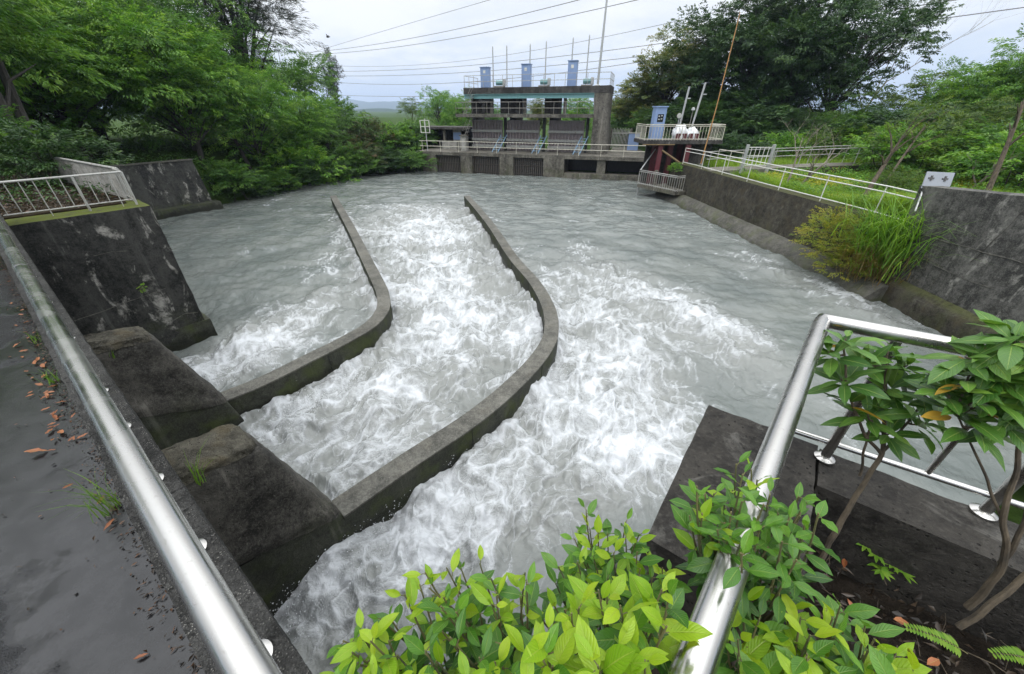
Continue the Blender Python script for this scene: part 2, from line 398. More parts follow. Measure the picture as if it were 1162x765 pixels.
ccol = nd(nt, 'VectorMath', {0: ccol, 3: zen}, operation='SCALE').outputs[0]
skyc = mix(nt, .90, sky.outputs[0], ccol)
bg = nd(nt, 'Background', {0: skyc, 1: .1}); nt.links.new(bg.outputs[0], wo.inputs[0])
sun = bpy.data.lights.new('sun', 'SUN'); sun.energy = 1.1; sun.angle = R(25); sun.color = (1, .97, .92)
so = bpy.data.objects.new('sun', sun); COL.objects.link(so)
sd = Vector((math.sin(SUN_AZ) * math.cos(SUN_EL), math.cos(SUN_AZ) * math.cos(SUN_EL), math.sin(SUN_EL)))
so.rotation_euler = (-sd).to_track_quat('-Z', 'Y').to_euler(); so.location = (0, -10, 60)
cam = bpy.data.cameras.new('camera'); cam.sensor_fit = 'HORIZONTAL'; cam.sensor_width = 36; cam.lens = F / 1162 * 36
cam.clip_start = .05; cam.clip_end = 20000
co_ = bpy.data.objects.new('camera', cam); COL.objects.link(co_); co_.location = (0, 0, CZ); co_.rotation_euler = (R(90 - 31), 0, 0); S.camera = co_
S.view_settings.view_transform = 'Standard'; S.view_settings.look = 'None'; S.view_settings.exposure = 0.0; S.view_settings.gamma = 1.0
S.view_settings.use_curve_mapping = False
S.cycles.use_denoising = True; S.cycles.max_bounces = 8; S.cycles.transparent_max_bounces = 8; S.cycles.diffuse_bounces = 4; S.cycles.glossy_bounces = 3

# ------------------------------------------------------------------ guide walls (paths first: the water needs them)
GZ = .74
def catmull(pts, step=.25):
    P = [pts[0] * 2 - pts[1]] + pts + [pts[-1] * 2 - pts[-2]]; out = []
    for i in range(1, len(P) - 2):
        n = max(2, int((P[i + 1] - P[i]).length / step))
        for k in range(n):
            t = k / n; a, b, c, d = P[i - 1], P[i], P[i + 1], P[i + 2]
            out.append(.5 * ((2 * b) + (c - a) * t + (2 * a - 5 * b + 4 * c - d) * t * t + (3 * b - a - 3 * c + d) * t ** 3))
    return out + [pts[-1]]
g1px = [(248, 452), (300, 431), (352, 405), (391, 385.5), (421, 367.5), (434.5, 350), (434.5, 334), (430, 322), (416, 294), (398, 258), (378, 222)]
g2px = [(383, 577), (447, 533), (488, 506), (528, 480), (568, 449), (601, 417), (620, 392), (626, 372), (622, 347), (606, 319), (581, 290), (555, 252), (529.5, 222)]
g1 = catmull([at_level(x, y, GZ) for x, y in g1px]); g2 = catmull([at_level(x, y, GZ) for x, y in g2px])
GW = .37
def wall_sweep(path, w, z0, z1, mb):
    rings = []
    for i, p in enumerate(path):
        a = path[max(0, i - 1)]; b = path[min(len(path) - 1, i + 1)]; t = b - a; t.z = 0; t.normalize(); s = Vector((t.y, -t.x, 0))
        rings.append([Vector((*(p + s * w / 2).xy, z0)), Vector((*(p - s * w / 2).xy, z0)), Vector((*(p - s * w / 2).xy, z1)), Vector((*(p + s * w / 2).xy, z1))])
    mb.loft(rings)
def guide_wall(path, label):
    t = thing('guide_wall', label, 'wall', (path[0].x, path[0].y, 0), 'curved guide walls in the channel')
    m = MB(); wall_sweep(path, GW, -1.2, GZ - .035, m); m.build('wall_body', M['guide'], t, rough=(.3, .012, .5))
    m = MB(); wall_sweep(path, GW + .02, GZ - .033, GZ, m); m.build('coping', M['guide_top'], t, rough=(.3, .008, .4))
    # formwork joints: thin vertical grooves' raised seams on the outer faces
    m = MB()
    for i in range(8, len(path) - 8, 9):
        p = path[i]; tt = (path[i + 1] - path[i - 1]); tt.z = 0; tt.normalize(); s = Vector((tt.y, -tt.x, 0))
        for sg in (1, -1):
            c = p + s * sg * (GW / 2 + .004)
            m.box((-.008, -.006, -.6), (.008, .006, GZ - .05), lambda x, y, z, c=c, tt=tt, s=s: Vector((c.x, c.y, 0)) + tt * x + s * y + Vector((0, 0, z)))
    m.build('joint', M['wall_dark'], t)
guide_wall(g1, 'shorter curved concrete wall in the water, the left one with a sharp hook bend')
guide_wall(g2, 'long curved concrete wall in the water, the right one with mossy flanks')

# ------------------------------------------------------------------ water
def build_water():
    nr, nc = 760, 1150
    az = np.linspace(R(-64), R(64), nc)
    dep = np.concatenate([np.linspace(R(5.6), R(16), 330, endpoint=False), np.linspace(R(16), R(78), nr - 330)])
    A, D = np.meshgrid(az, dep); rr = 5.8 / np.tan(D) / np.maximum(np.cos(A), .62) ** .5
    X = (rr * np.sin(A)).ravel(); Y = (rr * np.cos(A)).ravel()
    # flow direction: along the nearest guide wall, else downstream towards the bridge
    fx = np.full_like(X, .12); fy = np.full_like(X, -1.0); wsum = np.full_like(X, .35)
    fx *= .35; fy *= .35; dmin = np.full_like(X, 99.0)
    for path in (g1, g2):
        for i in range(0, len(path) - 4, 4):
            p = path[i]; t = (path[i] - path[i + 4]).normalized()
            d2 = (X - p.x) ** 2 + (Y - p.y) ** 2; wgt = 1.2 * np.exp(-d2 / 5.0)
            fx += t.x * wgt; fy += t.y * wgt; wsum += wgt; dmin = np.minimum(dmin, np.sqrt(d2))
    ln = np.sqrt(fx * fx + fy * fy) + 1e-6; fx /= ln; fy /= ln
    dens = np.zeros_like(X) + .24
    def blob(px, py, rad, amp, asp=1.0):
        nonlocal dens
        p = at_level(px, py, 0); dx = X - p.x; dy = Y - p.y
        al = dx * fx + dy * fy; ac2 = dx * dx + dy * dy - al * al
        dens = dens + amp * np.exp(-(al * al / (asp * asp) + ac2) / (rad * rad))
    for a in [(235, 420, 1.3, .42), (290, 400, 1.2, .40), (330, 370, 1.5, .26), (370, 345, 1.2, .32), (300, 330, 2.2, .10), (350, 285, 3, .18), (400, 320, .9, .1),
              (255, 430, .9, .2), (270, 290, 2, .06),
              (330, 505, 1.1, .5), (390, 465, 1.6, .48), (450, 445, 1.6, .44), (420, 520, 1.3, .36), (520, 400, 1.8, .40), (490, 350, 2.2, .46), (540, 340, 1.9, .36), (580, 385, 1.0, .20),
              (480, 300, 2.8, .44), (510, 265, 3.2, .40), (470, 250, 3.6, .26), (440, 262, 2.8, .22), (555, 300, 1.5, .30), (500, 240, 3.0, .18),
              (380, 650, 1.0, .55), (345, 700, .8, .5), (430, 625, .9, .30), (470, 590, 1.0, .22), (530, 560, 1.2, .34), (560, 530, 1.2, .36), (600, 560, 1.0, .25), (640, 500, 1.5, .42), (690, 470, 1.4, .34),
              (700, 520, 1.2, .3), (650, 440, 1.4, .42), (660, 395, 1.5, .44), (650, 350, 1.6, .40), (690, 420, 1.5, .30), (740, 480, 1.2, .26), (670, 310, 2.0, .42), (720, 330, 2.0, .28), (650, 270, 2.2, .14),
              (760, 370, 2.0, .22), (800, 370, 1.6, .26), (830, 380, .8, .3), (780, 440, 1.5, .12), (850, 420, 1.6, .12), (900, 440, 1.8, .16), (950, 350, 1.6, .14), (840, 300, 3, .10), (880, 310, 2, .14), (930, 315, 1.6, .1),
              (840, 275, 3.5, .12), (700, 222, 3.0, .14), (560, 210, 4, .12), (370, 215, 4, .10), (330, 232, 3, .10), (760, 250, 3, .08), (990, 350, 1.2, .3), (1020, 372, .9, .22), (420, 235, 4, .12)]:
        blob(a[0], a[1], a[2], a[3], 1.5)
    band = np.exp(-(np.maximum(dmin - .28, 0) / .30) ** 2); dens += .34 * band * sstep(.3, .6, dens)
    dens = np.clip(dens, 0, 1.05)
    dens *= .86
    px, py = X.copy(), Y.copy(); st = .11
    def psi(a, b): return fbm(P3, a * .5, b * .5, 2, .45)
    for k in range(6):
        e = .05
        gx = (psi(px + e, py) - psi(px - e, py)) / (2 * e); gy = (psi(px, py + e) - psi(px, py - e)) / (2 * e)
        px -= st * (fx * .5 + gy * .55); py -= st * (fy * .5 - gx * .55)
    big = fbm(P1, px * .42, py * .42, 4, .5); med = fbm(P5, px * 1.3 + 4, py * 1.3, 3, .5)
    qx = .35 * px + .65 * X; qy = .35 * py + .65 * Y
    wx = qx + .16 * fbm(P6, qx * 1.9, qy * 1.9, 3); wy = qy + .16 * fbm(P6, qx * 1.9 + 31, qy * 1.9, 3)
    rid = lambda P, f, o: np.clip(1 - np.abs(fbm(P, wx * f, wy * f, o, .5)) * 2.6, 0, 1)
    def lic(P, f, o, L, n=5):           # drawn out along the current
        t = 0
        for k in range(n):
            e = (k / (n - 1) - .5) * L; t = t + fbm(P, (wx + fx * e) * f, (wy + fy * e) * f, o, .5)
        return t / n * 1.45
    ridl = lambda P, f, o, L: np.clip(1 - np.abs(lic(P, f, o, L)) * 2.6, 0, 1)
    l1 = ridl(P2, .7, 2, .9) ** 2; l2 = ridl(P4, 1.6, 3, .5) ** 2; l3 = ridl(P3, 3.8, 2, .22) ** 1.5
    dust = lic(P5, 4.5, 5, .20)
    core = .50 + .58 * big + .34 * med + .16 * dust - (1.0 - dens)
    veil = sstep(-.12, .88, core)
    thr = lambda l, a: np.clip((l - a) / (1 - a), 0, 1) ** 1.3
    fil = np.maximum(np.maximum(thr(l1, .62), thr(l2, .58)), .75 * thr(l3, .60)) * sstep(-.50, .30, core)
    foam = np.clip(veil * .72 + fil * .38 + .10 * dust * sstep(-.2, .4, core), 0, 1)
    # choppy surface
    turb = sstep(.28, .85, dens)
    h = turb * (.36 * fbm(P6, qx * .75, qy * .75, 3, .45) + .10 * (1 - 2 * np.abs(fbm(P2, qx * 1.5, qy * 1.5, 3, .5))) + .035 * fbm(P4, qx * 4.2, qy * 4.2, 3, .6) + .10 * band * (1 + fbm(P1, qx * 3, qy * 3, 2))) \
        + .15 * fbm(P4, X * .55 + .2 * Y, Y * .75, 4, .6) + .05 * foam * turb
    Z = h + .06
    cell = np.clip(rr.ravel() / 26, .2, 3)
    Z = Z
    idx = np.arange(nr * nc).reshape(nr, nc)
    q = np.stack([idx[:-1, :-1], idx[:-1, 1:], idx[1:, 1:], idx[1:, :-1]], -1).reshape(-1, 4)[:, ::-1]
    fl = np.stack([wx, wy, Z * 0], -1)
    me = np_mesh('water', np.stack([X, Y, Z], -1), q, None, {'foam': foam, 'turb': turb, 'flowco': fl}, True)
    tag(link('water', me, M['water']), kind='structure')
build_water()

# ------------------------------------------------------------------ ground
def ll(px, py): v = at_level(px, py, 0); return (v.x, v.y)
BASIN = [B(.2, 0, 0).xy, B(.13, 1.55, 0).xy, B(-10, 1.55, 0).xy, (15.5, -4), (13.6, 9.5), (13.8, 12.6), (13.2, 16.4), (12.6, 28), (12.2, 33.5), (15.6, 34.2), W(25.4, 3, 0).xy, W(.2, 3, 0).xy,
         (-13.5, 44), (-17.3, 39.2), (-19, 34), (-20.2, 28), (-20.75, 27.3), (-24.5, 21.4), (-27.2, 17.9), (-26, 12), B(13, 2.1, 0).xy, B(12.9, 0, 0).xy, B(12.9, -2.5, 0).xy, B(.2, -2.5, 0).xy]
BASIN = [(float(a), float(b)) for a, b in BASIN]
def inside(X, Y, poly):
    r = np.zeros(X.shape, bool); n = len(poly)
    for i in range(n):
        x1, y1 = poly[i]; x2, y2 = poly[(i + 1) % n]
        c = ((y1 > Y) != (y2 > Y)) & (X < (x2 - x1) * (Y - y1) / (y2 - y1 + 1e-12) + x1); r ^= c
    return r
def pdist(X, Y, poly):
    d = np.full(X.shape, 1e9); n = len(poly)
    for i in range(n):
        x1, y1 = poly[i]; x2, y2 = poly[(i + 1) % n]; dx, dy = x2 - x1, y2 - y1
        t = np.clip(((X - x1) * dx + (Y - y1) * dy) / (dx * dx + dy * dy), 0, 1)
        d = np.minimum(d, np.hypot(X - x1 - t * dx, Y - y1 - t * dy))
    return d
def ground_z(X, Y):
    X = np.asarray(X, float); Y = np.asarray(Y, float)
    d = pdist(X, Y, BASIN)
    right = X > 6; left = ~right
    zr = 2.2 + np.clip(.9 * sstep(17, 11, Y) * 1.0, 0, 1) + np.clip((d - 2) * .035, 0, 1.0)
    bank = np.minimum(.15 + .75 * d, 3.3)
    zl = np.where((Y < 28) & (X < -6), 2.6 + .05 * np.clip(d, 0, 10), bank)
    z = np.where(right, zr, zl)
    weir = (Y > 34 + (-.3) * (X - 12)) & (X > -10) & (X < 14)
    z = np.where(weir, np.where(d < 2.5, 1.2, 2.0), z)
    z = np.where((Y < 5) & (Y < -.76 * X + 1) & (X < 3), 3.2, z)
    z = z + .12 * fbm(P1, X * .35, Y * .35, 4, .5) + .06 * fbm(P2, X * 1.7, Y * 1.7, 3, .5)
    far = np.hypot(X, Y); z = z - sstep(120, 400, far) * 3
    return np.where(inside(X, Y, BASIN), -2.2, z)
def build_ground():
    mid = np.arange(-46, 50.01, .5); out = 50 * 1.16 ** np.arange(1, 34)
    xs = np.concatenate([-(out[::-1]) + 4, mid, out]); ys = np.concatenate([-(out[:18][::-1]), np.arange(-46, 62.01, .5), 12 + out])
    X, Y = np.meshgrid(xs, ys); Z = ground_z(X, Y)
    nr, nc = X.shape; idx = np.arange(nr * nc).reshape(nr, nc)
    q = np.stack([idx[:-1, :-1], idx[:-1, 1:], idx[1:, 1:], idx[1:, :-1]], -1).reshape(-1, 4)
    tag(link('ground', np_mesh('ground', np.stack([X.ravel(), Y.ravel(), Z.ravel()], -1), q, None, None, True), M['ground']), kind='structure')
build_ground()

# hills on the horizon: a long rolling ridge, far beyond the trees
def hill_ridge(name, dist, h, x0, x1, seed, n=90):
    r = Perlin(seed); xs = np.linspace(x0, x1, n); V = []; Q = []
    hh = h * (.55 + .8 * fbm(r, xs / (abs(x1 - x0) / 7), xs * 0 + .5, 4, .5)); rows = 9
    for j in range(rows):
        t = j / (rows - 1); prof = math.sin(math.pi * t)
        for i in range(n): V.append((xs[i], dist + (t - .5) * dist * .35, -6 + max(hh[i], .1 * h) * prof + h * .05 * float(r(np.array([xs[i] / 90.]), np.array([t * 5.]))[0])))
    idx = np.arange(rows * n).reshape(rows, n)
    q = np.stack([idx[:-1, :-1], idx[:-1, 1:], idx[1:, 1:], idx[1:, :-1]], -1).reshape(-1, 4)
    tag(link(name, np_mesh(name, V, q, None, None, True), M['hill']), kind='structure')
hill_ridge('hills', 4200, 135, -4200, 3000, 31)
hill_ridge('hills', 1500, 20, -1500, 900, 33)

# ------------------------------------------------------------------ bridge road, parapet, left handrail
m = MB(); m.box((-6, -9, 3.45), (13.6, -.154, 3.85), B)
tag(m.build('road', M['asphalt'], rough=(.6, .006, .7)), kind='structure')
m = MB(); m.box((.34, -.152, 2.9), (13.0, -.004, 4.655), B)
o = m.build('parapet', M['parapet'], rough=(.085, .012, .09))
tag(o, 'low rough concrete parapet with exposed pebbles along the wet road', 'wall')

RD = .035
hr = thing('handrail', 'long stainless steel handrail on the concrete parapet beside the wet road', 'handrail', B(6, -.03, 3.85))
m = MB(); m.tube([B(.02, -.069, 4.925), B(3.9, -.060, 4.925)], RD, 24); m.tube([B(3.905, -.060, 4.925), B(12.6, -.03, 4.925)], RD, 24)
m.build('rail', M['steel'], hr, smooth=True)
m = MB(); m.tube([B(3.87, -.060, 4.925), B(3.94, -.060, 4.925)], RD + .0025, 24); m.build('sleeve', M['steel'], hr, smooth=True)
for a in [.73, 1.16, 1.57, 2.0, 2.39, 3.18, 3.96, 4.73, 5.5, 6.3, 7.1, 7.9, 8.7, 9.5, 10.3, 11.1, 11.9]:
    m = MB(); m.lathe(B(a, -.070, 4.66), [(.019, .0), (.019, .235)], 14); p = m.build('post', M['steel'], hr, smooth=True)
    m = MB(); m.lathe(B(a, -.070, 4.655), [(.040, .0), (.040, .005), (.030, .010), (.020, .012)], 20); m.build('flange', M['steel'], p, smooth=True)

# ------------------------------------------------------------------ bridge piers
def pier(a0, label):
    t = thing('bridge_pier', label, 'pier', B(a0 + .4, .5, 0), 'bridge piers with stepped noses')
    def ring(aL, aH, nE, zL, zH, r=.12):
        # near side aL, far side aH, nose at nE; z may differ from bridge (zL) to nose (zH)
        pts = []
        for (a, n) in [(aL, -.35), (aL, .0), (aL, nE * .5), (aL, nE - r), (aL + r * .3, nE - r * .3), (aL + r, nE), ((aL + aH) / 2, nE), (aH - r, nE), (aH - r * .3, nE - r * .3), (aH, nE - r), (aH, nE * .5), (aH, 0), (aH, -.35)]:
            f = max(0, min(1, n / nE)); pts.append(B(a, n, zL + (zH - zL) * f))
        return pts
    m = MB(); m.loft([ring(a0, a0 + .95, 1.42, -1.3, -1.3, .05), ring(a0, a0 + .95, 1.36, 0, 0, .05), ring(a0, a0 + .9, 1.2, 1.30, .80, .05)])
    m.build('pier_base', M['guide'], t, rough=(.22, .02, .5))
    m = MB(); m.loft([ring(a0 - .015, a0 + .86, 1.21, 1.28, .78), ring(a0 - .02, a0 + .86, 1.19, 1.42, .92), ring(a0 + .06, a0 + .84, 1.10, 1.62, 1.15), ring(a0 + .20, a0 + .86, .74, 2.45, 2.36), ring(a0 + .23, a0 + .85, .68, 2.52, 2.44)])
    m.build('pier_body', M['pier'], t, rough=(.09, .035, .28))
    m = MB(); m.loft([ring(a0 + .21, a0 + .87, .70, 2.50, 2.42), ring(a0 + .24, a0 + .84, .69, 2.60, 2.50), ring(a0 + .34, a0 + .74, .58, 2.66, 2.55)])
    m.build('pier_cap', M['pier_cap'], t, rough=(.045, .05, .10))
pier(3.98, 'dark wet bridge pier nearest the camera with a grass tuft growing at its side')
pier(8.0, 'dark wet bridge pier farther along, beside the tall stained abutment')
# beam below the parapet
m = MB(); m.box((.34, -.30, 1.9), (12.9, -.01, 2.88), B); tag(m.build('bridge_beam', M['wall_dark'], rough=(.4, .01, .4)), 'dark concrete bridge beam under the parapet and above the channel mouths', 'beam')

# ------------------------------------------------------------------ left abutment, fence, back wall
m = MB(); c = [(12.62, -.6), (12.75, 2.28), (15.5, 2.3), (37, 2.3), (37, -.6)]
m.loft([[B(a, n, -1.2) for a, n in [(12.72, -.6), (12.85, 2.3), (15.6, 2.32), (37, 2.32), (37, -.6)]], [B(a, n, 3.80) for a, n in c]])
lt = MB(); lt.loft([[B(a, n, z) for a, n in [(13.45, -.5), (13.5, 2.0), (15.6, 2.24), (37, 2.24), (37, -.5)]] for z in (3.7, 3.83)]); tag(lt.build('litter', M['litter'], rough=(.3, .03, .5)), kind='structure')
ab = m.build('abutment_wall', M['abut'], rough=(.28, .03, .55)); tag(ab, 'tall black stained abutment wall with a mossy top ledge under the pale fence', 'wall')
af = lambda n, z: B(12.72 + .0448 * (n + .6) - .02 * (z + 1.2) + .004, n, z)
m = MB(); random.seed(5)
for pts in ([(-.3, 1.55), (.1, 1.60), (.5, 1.62), (.9, 1.70), (1.3, 1.72), (1.8, 1.80)], [(.9, 2.9), (1.2, 2.95), (1.45, 2.9)], [(1.62, .9), (1.95, .95), (2.2, .9)]):
    m.tube([af(n + random.uniform(-.02, .02), z + random.uniform(-.025, .025)) for n, z in pts], [random.uniform(.006, .016) for _ in pts], 5)
m.build('lime_seam', M['footing'], ab)
m = MB(); m.box((12.78, -.4, -1.0), (13.6, 2.42, .62), B); m.build('footing', M['guide'], ab, rough=(.3, .015, .4))

def fence_panel():
    t = thing('fence', 'weathered white steel fence with thin balusters on the mossy abutment ledge', 'fence', B(12.95, 1, 3.8))
    A0, A1 = B(13.1, .02, 3.80), B(13.15, 2.12, 3.80); A2 = B(13.9, 2.12, 3.8)
    def P_(A, Bq, f, z): v = A.lerp(Bq, f); return Vector((v.x, v.y, v.z + z))
    m = MB(); m.tube([P_(A0, A1, -.3, .74), P_(A0, A1, 1, .74), P_(A1, A2, 1, .74)], .022, 8); m.build('top_rail', M['old_white'], t)
    m = MB(); m.tube([P_(A0, A1, 0, .13), P_(A0, A1, 1, .13), P_(A1, A2, 1, .13)], .014, 8); m.build('bottom_rail', M['old_white'], t)
    for f in (.60, 1.0): 
        m = MB(); m.tube([P_(A0, A1, f, -.02), P_(A0, A1, f, .74)], .024, 8); m.build('post', M['old_white'], t)
    m = MB(); m.tube([P_(A1, A2, 1, -.02), P_(A1, A2, 1, .74)], .024, 8); m.build('post', M['old_white'], t)
    for f in [.03, .125, .22, .315, .41, .505, .70, .79, .88]:
        m = MB(); m.tube([P_(A0, A1, f, -.02 if f in (.315, .88) else .13), P_(A0, A1, f, .74)], .010, 6); m.build('baluster', M['old_white'], t)
    for k in range(1, 4):
        m = MB(); m.tube([P_(A1, A2, k / 4, .13), P_(A1, A2, k / 4, .74)], .010, 6); m.build('baluster', M['old_white'], t)
fence_panel()

m = MB(); m.loft([[Vector(p) for p in ((-26, 16.6, -1), (-19.9, 26.5, -1), (-20.6, 27.2, -1), (-27, 17.4, -1))], [Vector(p) for p in ((-26.4, 17.4, 3.0), (-20.6, 26.75, 3.0), (-21.1, 27.2, 3.0), (-27, 18.0, 3.0))]])
bw = m.build('bank_wall', M['wall_dark'], rough=(.6, .03, .8)); tag(bw, 'tall dark stained bank wall with pale streaks, below the drooping trees', 'wall')
m = MB(); m.loft([[Vector(p) for p in ((-25.6, 16.6, -1), (-19.45, 26.55, -1), (-20.2, 26.9, -1), (-26.2, 17, -1))], [Vector(p) for p in ((-25.75, 16.6, .5), (-19.6, 26.55, .5), (-20.2, 26.9, .55), (-26.2, 17, .55))]])
m.build('footing', M['guide'], bw, rough=(.6, .02, .6))
m = MB(); q0, q1 = Vector((-26.4, 17.4, 3.0)), Vector((-20.55, 26.8, 3.0)); s_ = (q1 - q0).normalized(); pn = Vector((s_.y, -s_.x, 0))
m.hexa([q0 + pn * .04, q1 + pn * .04, q1 - pn * .35, q0 - pn * .35] + [v + Vector((0, 0, .07)) for v in (q0 + pn * .04, q1 + pn * .04, q1 - pn * .35, q0 - pn * .35)]); m.build('coping', M['guide_top'], bw, rough=(.6, .01, .6))
# pale hoarding behind the fence
h0, h1 = Vector((-14.3, 12.88, 0)), Vector((-9.62, 10.02, 0)); hz = lambda v, z: Vector((v.x, v.y, z))
hd = thing('hoarding', 'low pale grey ribbed hoarding running back from the corner of the white fence', 'fence', (h0 + h1) / 2)
m = MB(); n = 60; dv = (h1 - h0) / n; pnn = Vector((-dv.y, dv.x, 0)).normalized()
rings = []
for k in range(n + 1):
    p = h0 + dv * k + pnn * (.03 if k % 2 else 0); rings.append([hz(p, 3.76), hz(p + pnn * .03, 3.76), hz(p + pnn * .03, 4.54), hz(p, 4.54)])
m.loft(rings); m.build('ribbed_sheet', M['pale_wall'], hd)
m = MB(); m.tube([hz(h0, 4.56), hz(h1, 4.56)], .03, 6); m.build('top_rail', M['old_white'], hd)

# ------------------------------------------------------------------ right foreground: slab, soil, stainless rail
m = MB(); m.box((-.50, 1.25, -1.5), (.13, 2.46, 4.02), B); sl = m.build('quay_slab', M['slab'], rough=(.09, .012, .16)); tag(sl, 'dark pitted concrete slab corner under the right stainless railing', 'slab')
m = MB(); m.box((-8, 2.12, -1.5), (-.515, 2.45, 4.012), B); kb = m.build('quay_kerb', M['slab'], rough=(.11, .012, .2)); tag(kb, 'dark concrete kerb running right from the slab corner, railing posts bolted to it', 'kerb')
def soil_bank():
    xs = np.linspace(-4.2, .10, 110); ys = np.linspace(-.25, 2.14, 80); A, Nn = np.meshgrid(xs, ys)
    Z = 3.58 + .10 * fbm(P1, A * 2.2, Nn * 2.2, 4, .55) + .05 * fbm(P2, A * 9, Nn * 9, 3, .6) - .10 * sstep(1.2, 2.1, Nn) + .12 * sstep(.9, .2, Nn)
    V = np.stack([-.797 * A + .605 * Nn, .605 * A + .797 * Nn, Z], -1).reshape(-1, 3); idx = np.arange(A.size).reshape(A.shape)
    q = np.stack([idx[:-1, :-1], idx[:-1, 1:], idx[1:, 1:], idx[1:, :-1]], -1).reshape(-1, 4)
    tag(link('soil', np_mesh('soil', V, q, None, None, True), M['soil']), kind='structure')
soil_bank()
m = MB(); m.box((.102, -.26, 1.0), (.332, 1.245, 3.72), B); tag(m.build('retaining_wall', M['wall_dark'], rough=(.2, .012, .3)), 'short dark retaining wall below the bright green shrubs, beside the churning channel', 'wall')

rr_ = thing('railing', 'mirror bright stainless tube railing turning a corner on the right slab', 'railing', B(-.4, 2.2, 4.02))
e0 = B(-.045, -.28, 4.9); e1 = Vector((1.545, 1.66, 4.9)); e2 = Vector((3.9, .34, 4.9))
m = MB(); m.tube([e0, e1 - (e1 - e0).normalized() * .04, e1, e1 + (e2 - e1).normalized() * .04, e2], RD, 24); m.build('top_rail', M['steel'], rr_, smooth=True)
dl = (e2 - e1).normalized()
lb0, lb1 = at_level(896, 487, 4.13), at_level(1127, 563, 4.13); ld = (lb1 - lb0).normalized()
m = MB(); m.tube([lb0, lb0 + ld * 2.9], .017, 14); m.build('bottom_rail', M['steel'], rr_, smooth=True)
for px, py in [(935, 520), (1115, 582)]:
    b0 = at_level(px, py, 4.02); f = (b0 - e1).dot(dl); tp = e1 + dl * f
    m = MB(); m.tube([b0, Vector((b0.x, b0.y, 4.87))], .0245, 16); pp = m.build('post', M['steel'], rr_, smooth=True)
    m = MB(); m.lathe(b0, [(.052, 0), (.052, .010), (.036, .02), (.026, .023)], 24); m.build('flange', M['steel'], pp, smooth=True)
    m = MB(); m.tube([Vector((b0.x, b0.y, 4.13)), lb0 + ld * (Vector((b0.x, b0.y, 4.13)) - lb0).dot(ld)], .008, 8); m.build('bracket', M['steel'], pp, smooth=True)
b0 = lb0 + ld * (b0 - lb0).dot(ld) * 0
for f in (.62, 1.75, 2.4):
    q = lb0 + ld * f; m = MB(); m.tube([q, Vector((q.x, q.y, 4.87))], .013, 12); m.build('baluster', M['steel'], rr_, smooth=True)
# ------------------------------------------------------------------ right bank: lined wall, railings, big battered wall
m = MB()
rwb = [(12.75, 12.0), (12.85, 14.4), (12.75, 16.4), (12.4, 20.5), (11.95, 28.0), (11.6, 31.0)]; rwt = [(13.3, 12.2), (13.35, 14.4), (13.2, 16.4), (12.85, 20.5), (12.45, 28.2), (12.1, 31.0)]
m.loft([[Vector((bx, by, -1.2)), Vector((bx + .55, by, 2.36)) if 0 else Vector((tx, ty, 2.40)), Vector((tx + .5, ty, 2.44)), Vector((bx + 1.2, by, -1.2))] for (bx, by), (tx, ty) in zip(rwb, rwt)])
rw = m.build('channel_wall', M['bank_wall'], rough=(.5, .03, .7)); tag(rw, 'long low mossy channel wall on the right bank under the white railing', 'wall')
m = MB(); m.loft([[Vector((bx - .55, by, -1.2)), Vector((bx - .5, by, .18)), Vector((bx - .04, by, .62)), Vector((bx + .3, by, .62)), Vector((bx + .3, by, -1.2))] for (bx, by) in rwb]); m.build('footing', M['footing'], rw, rough=(.5, .03, .8))

# big battered wall
bwf = thing('battered_wall', 'big sloping dark grey concrete wall with pale cracks on the right bank', 'wall', (13.5, 9, 0))
L = [((13.2, 12.75), (13.22, 13.05)), ((13.1, 11.2), (13.24, 11.5)), ((12.95, 9.2), (13.26, 9.6)), ((12.55, 5.5), (13.0, 5.6)), ((12.1, 1.0), (12.7, 1.0))]
LZ = [3.68, 3.78, 3.92, 4.1, 4.2]
m = MB(); m.loft([[Vector((bx, by, -.9)), Vector((bx + .05, by, .95)), Vector((tx, ty, tz)), Vector((tx + .45, ty, tz + .02)), Vector((bx + 2, by, -.9))] for ((bx, by), (tx, ty)), tz in zip(L, LZ)])
m.build('wall_face', M['big_wall'], bwf, rough=(.4, .03, .6))
m = MB(); m.loft([[Vector((bx - .28, by, -1.2)), Vector((bx - .26, by, .62)), Vector((bx - .02, by, .86)), Vector((bx + .3, by, .86)), Vector((bx + .3, by, -1.2))] for (bx, by), _ in L]); m.build('footing', M['bank_wall'], bwf, rough=(.4, .03, .6))
# mortar-filled cracks on its face
def face_pt(y, f):
    for k in range(len(L) - 1):
        (b0_, t0_), (b1_, t1_) = L[k], L[k + 1]
        if b0_[1] >= y >= b1_[1]:
            u = (b0_[1] - y) / (b0_[1] - b1_[1]); b = Vector((b0_[0] + .05 + (b1_[0] - b0_[0]) * u, y, .95)); t = Vector((t0_[0] + (t1_[0] - t0_[0]) * u, y + .3 * (1 - u), LZ[k] + (LZ[k + 1] - LZ[k]) * u))
            return b.lerp(t, f) + Vector((-.006, 0, 0))
    return Vector((13.5, y, 1))
m = MB(); random.seed(3)
for pts in ([(10.0, .9), (10.05, .75), (10.18, .6), (10.25, .47), (10.35, .38)], [(12.3, .50), (11.7, .5), (11.1, .49), (10.6, .5), (10.2, .49), (9.6, .50), (9.0, .49), (8.2, .5)], [(10.9, .22), (10.95, .12), (11.0, .03)], [(11.2, .24), (10.6, .23), (10.0, .22), (9.4, .23)]):
    pp = [face_pt(y + random.uniform(-.03, .03), f) for y, f in pts]; m.tube(pp, [random.uniform(.008, .022) for _ in pp], 5)
m.build('crack_filler', M['footing'], bwf)

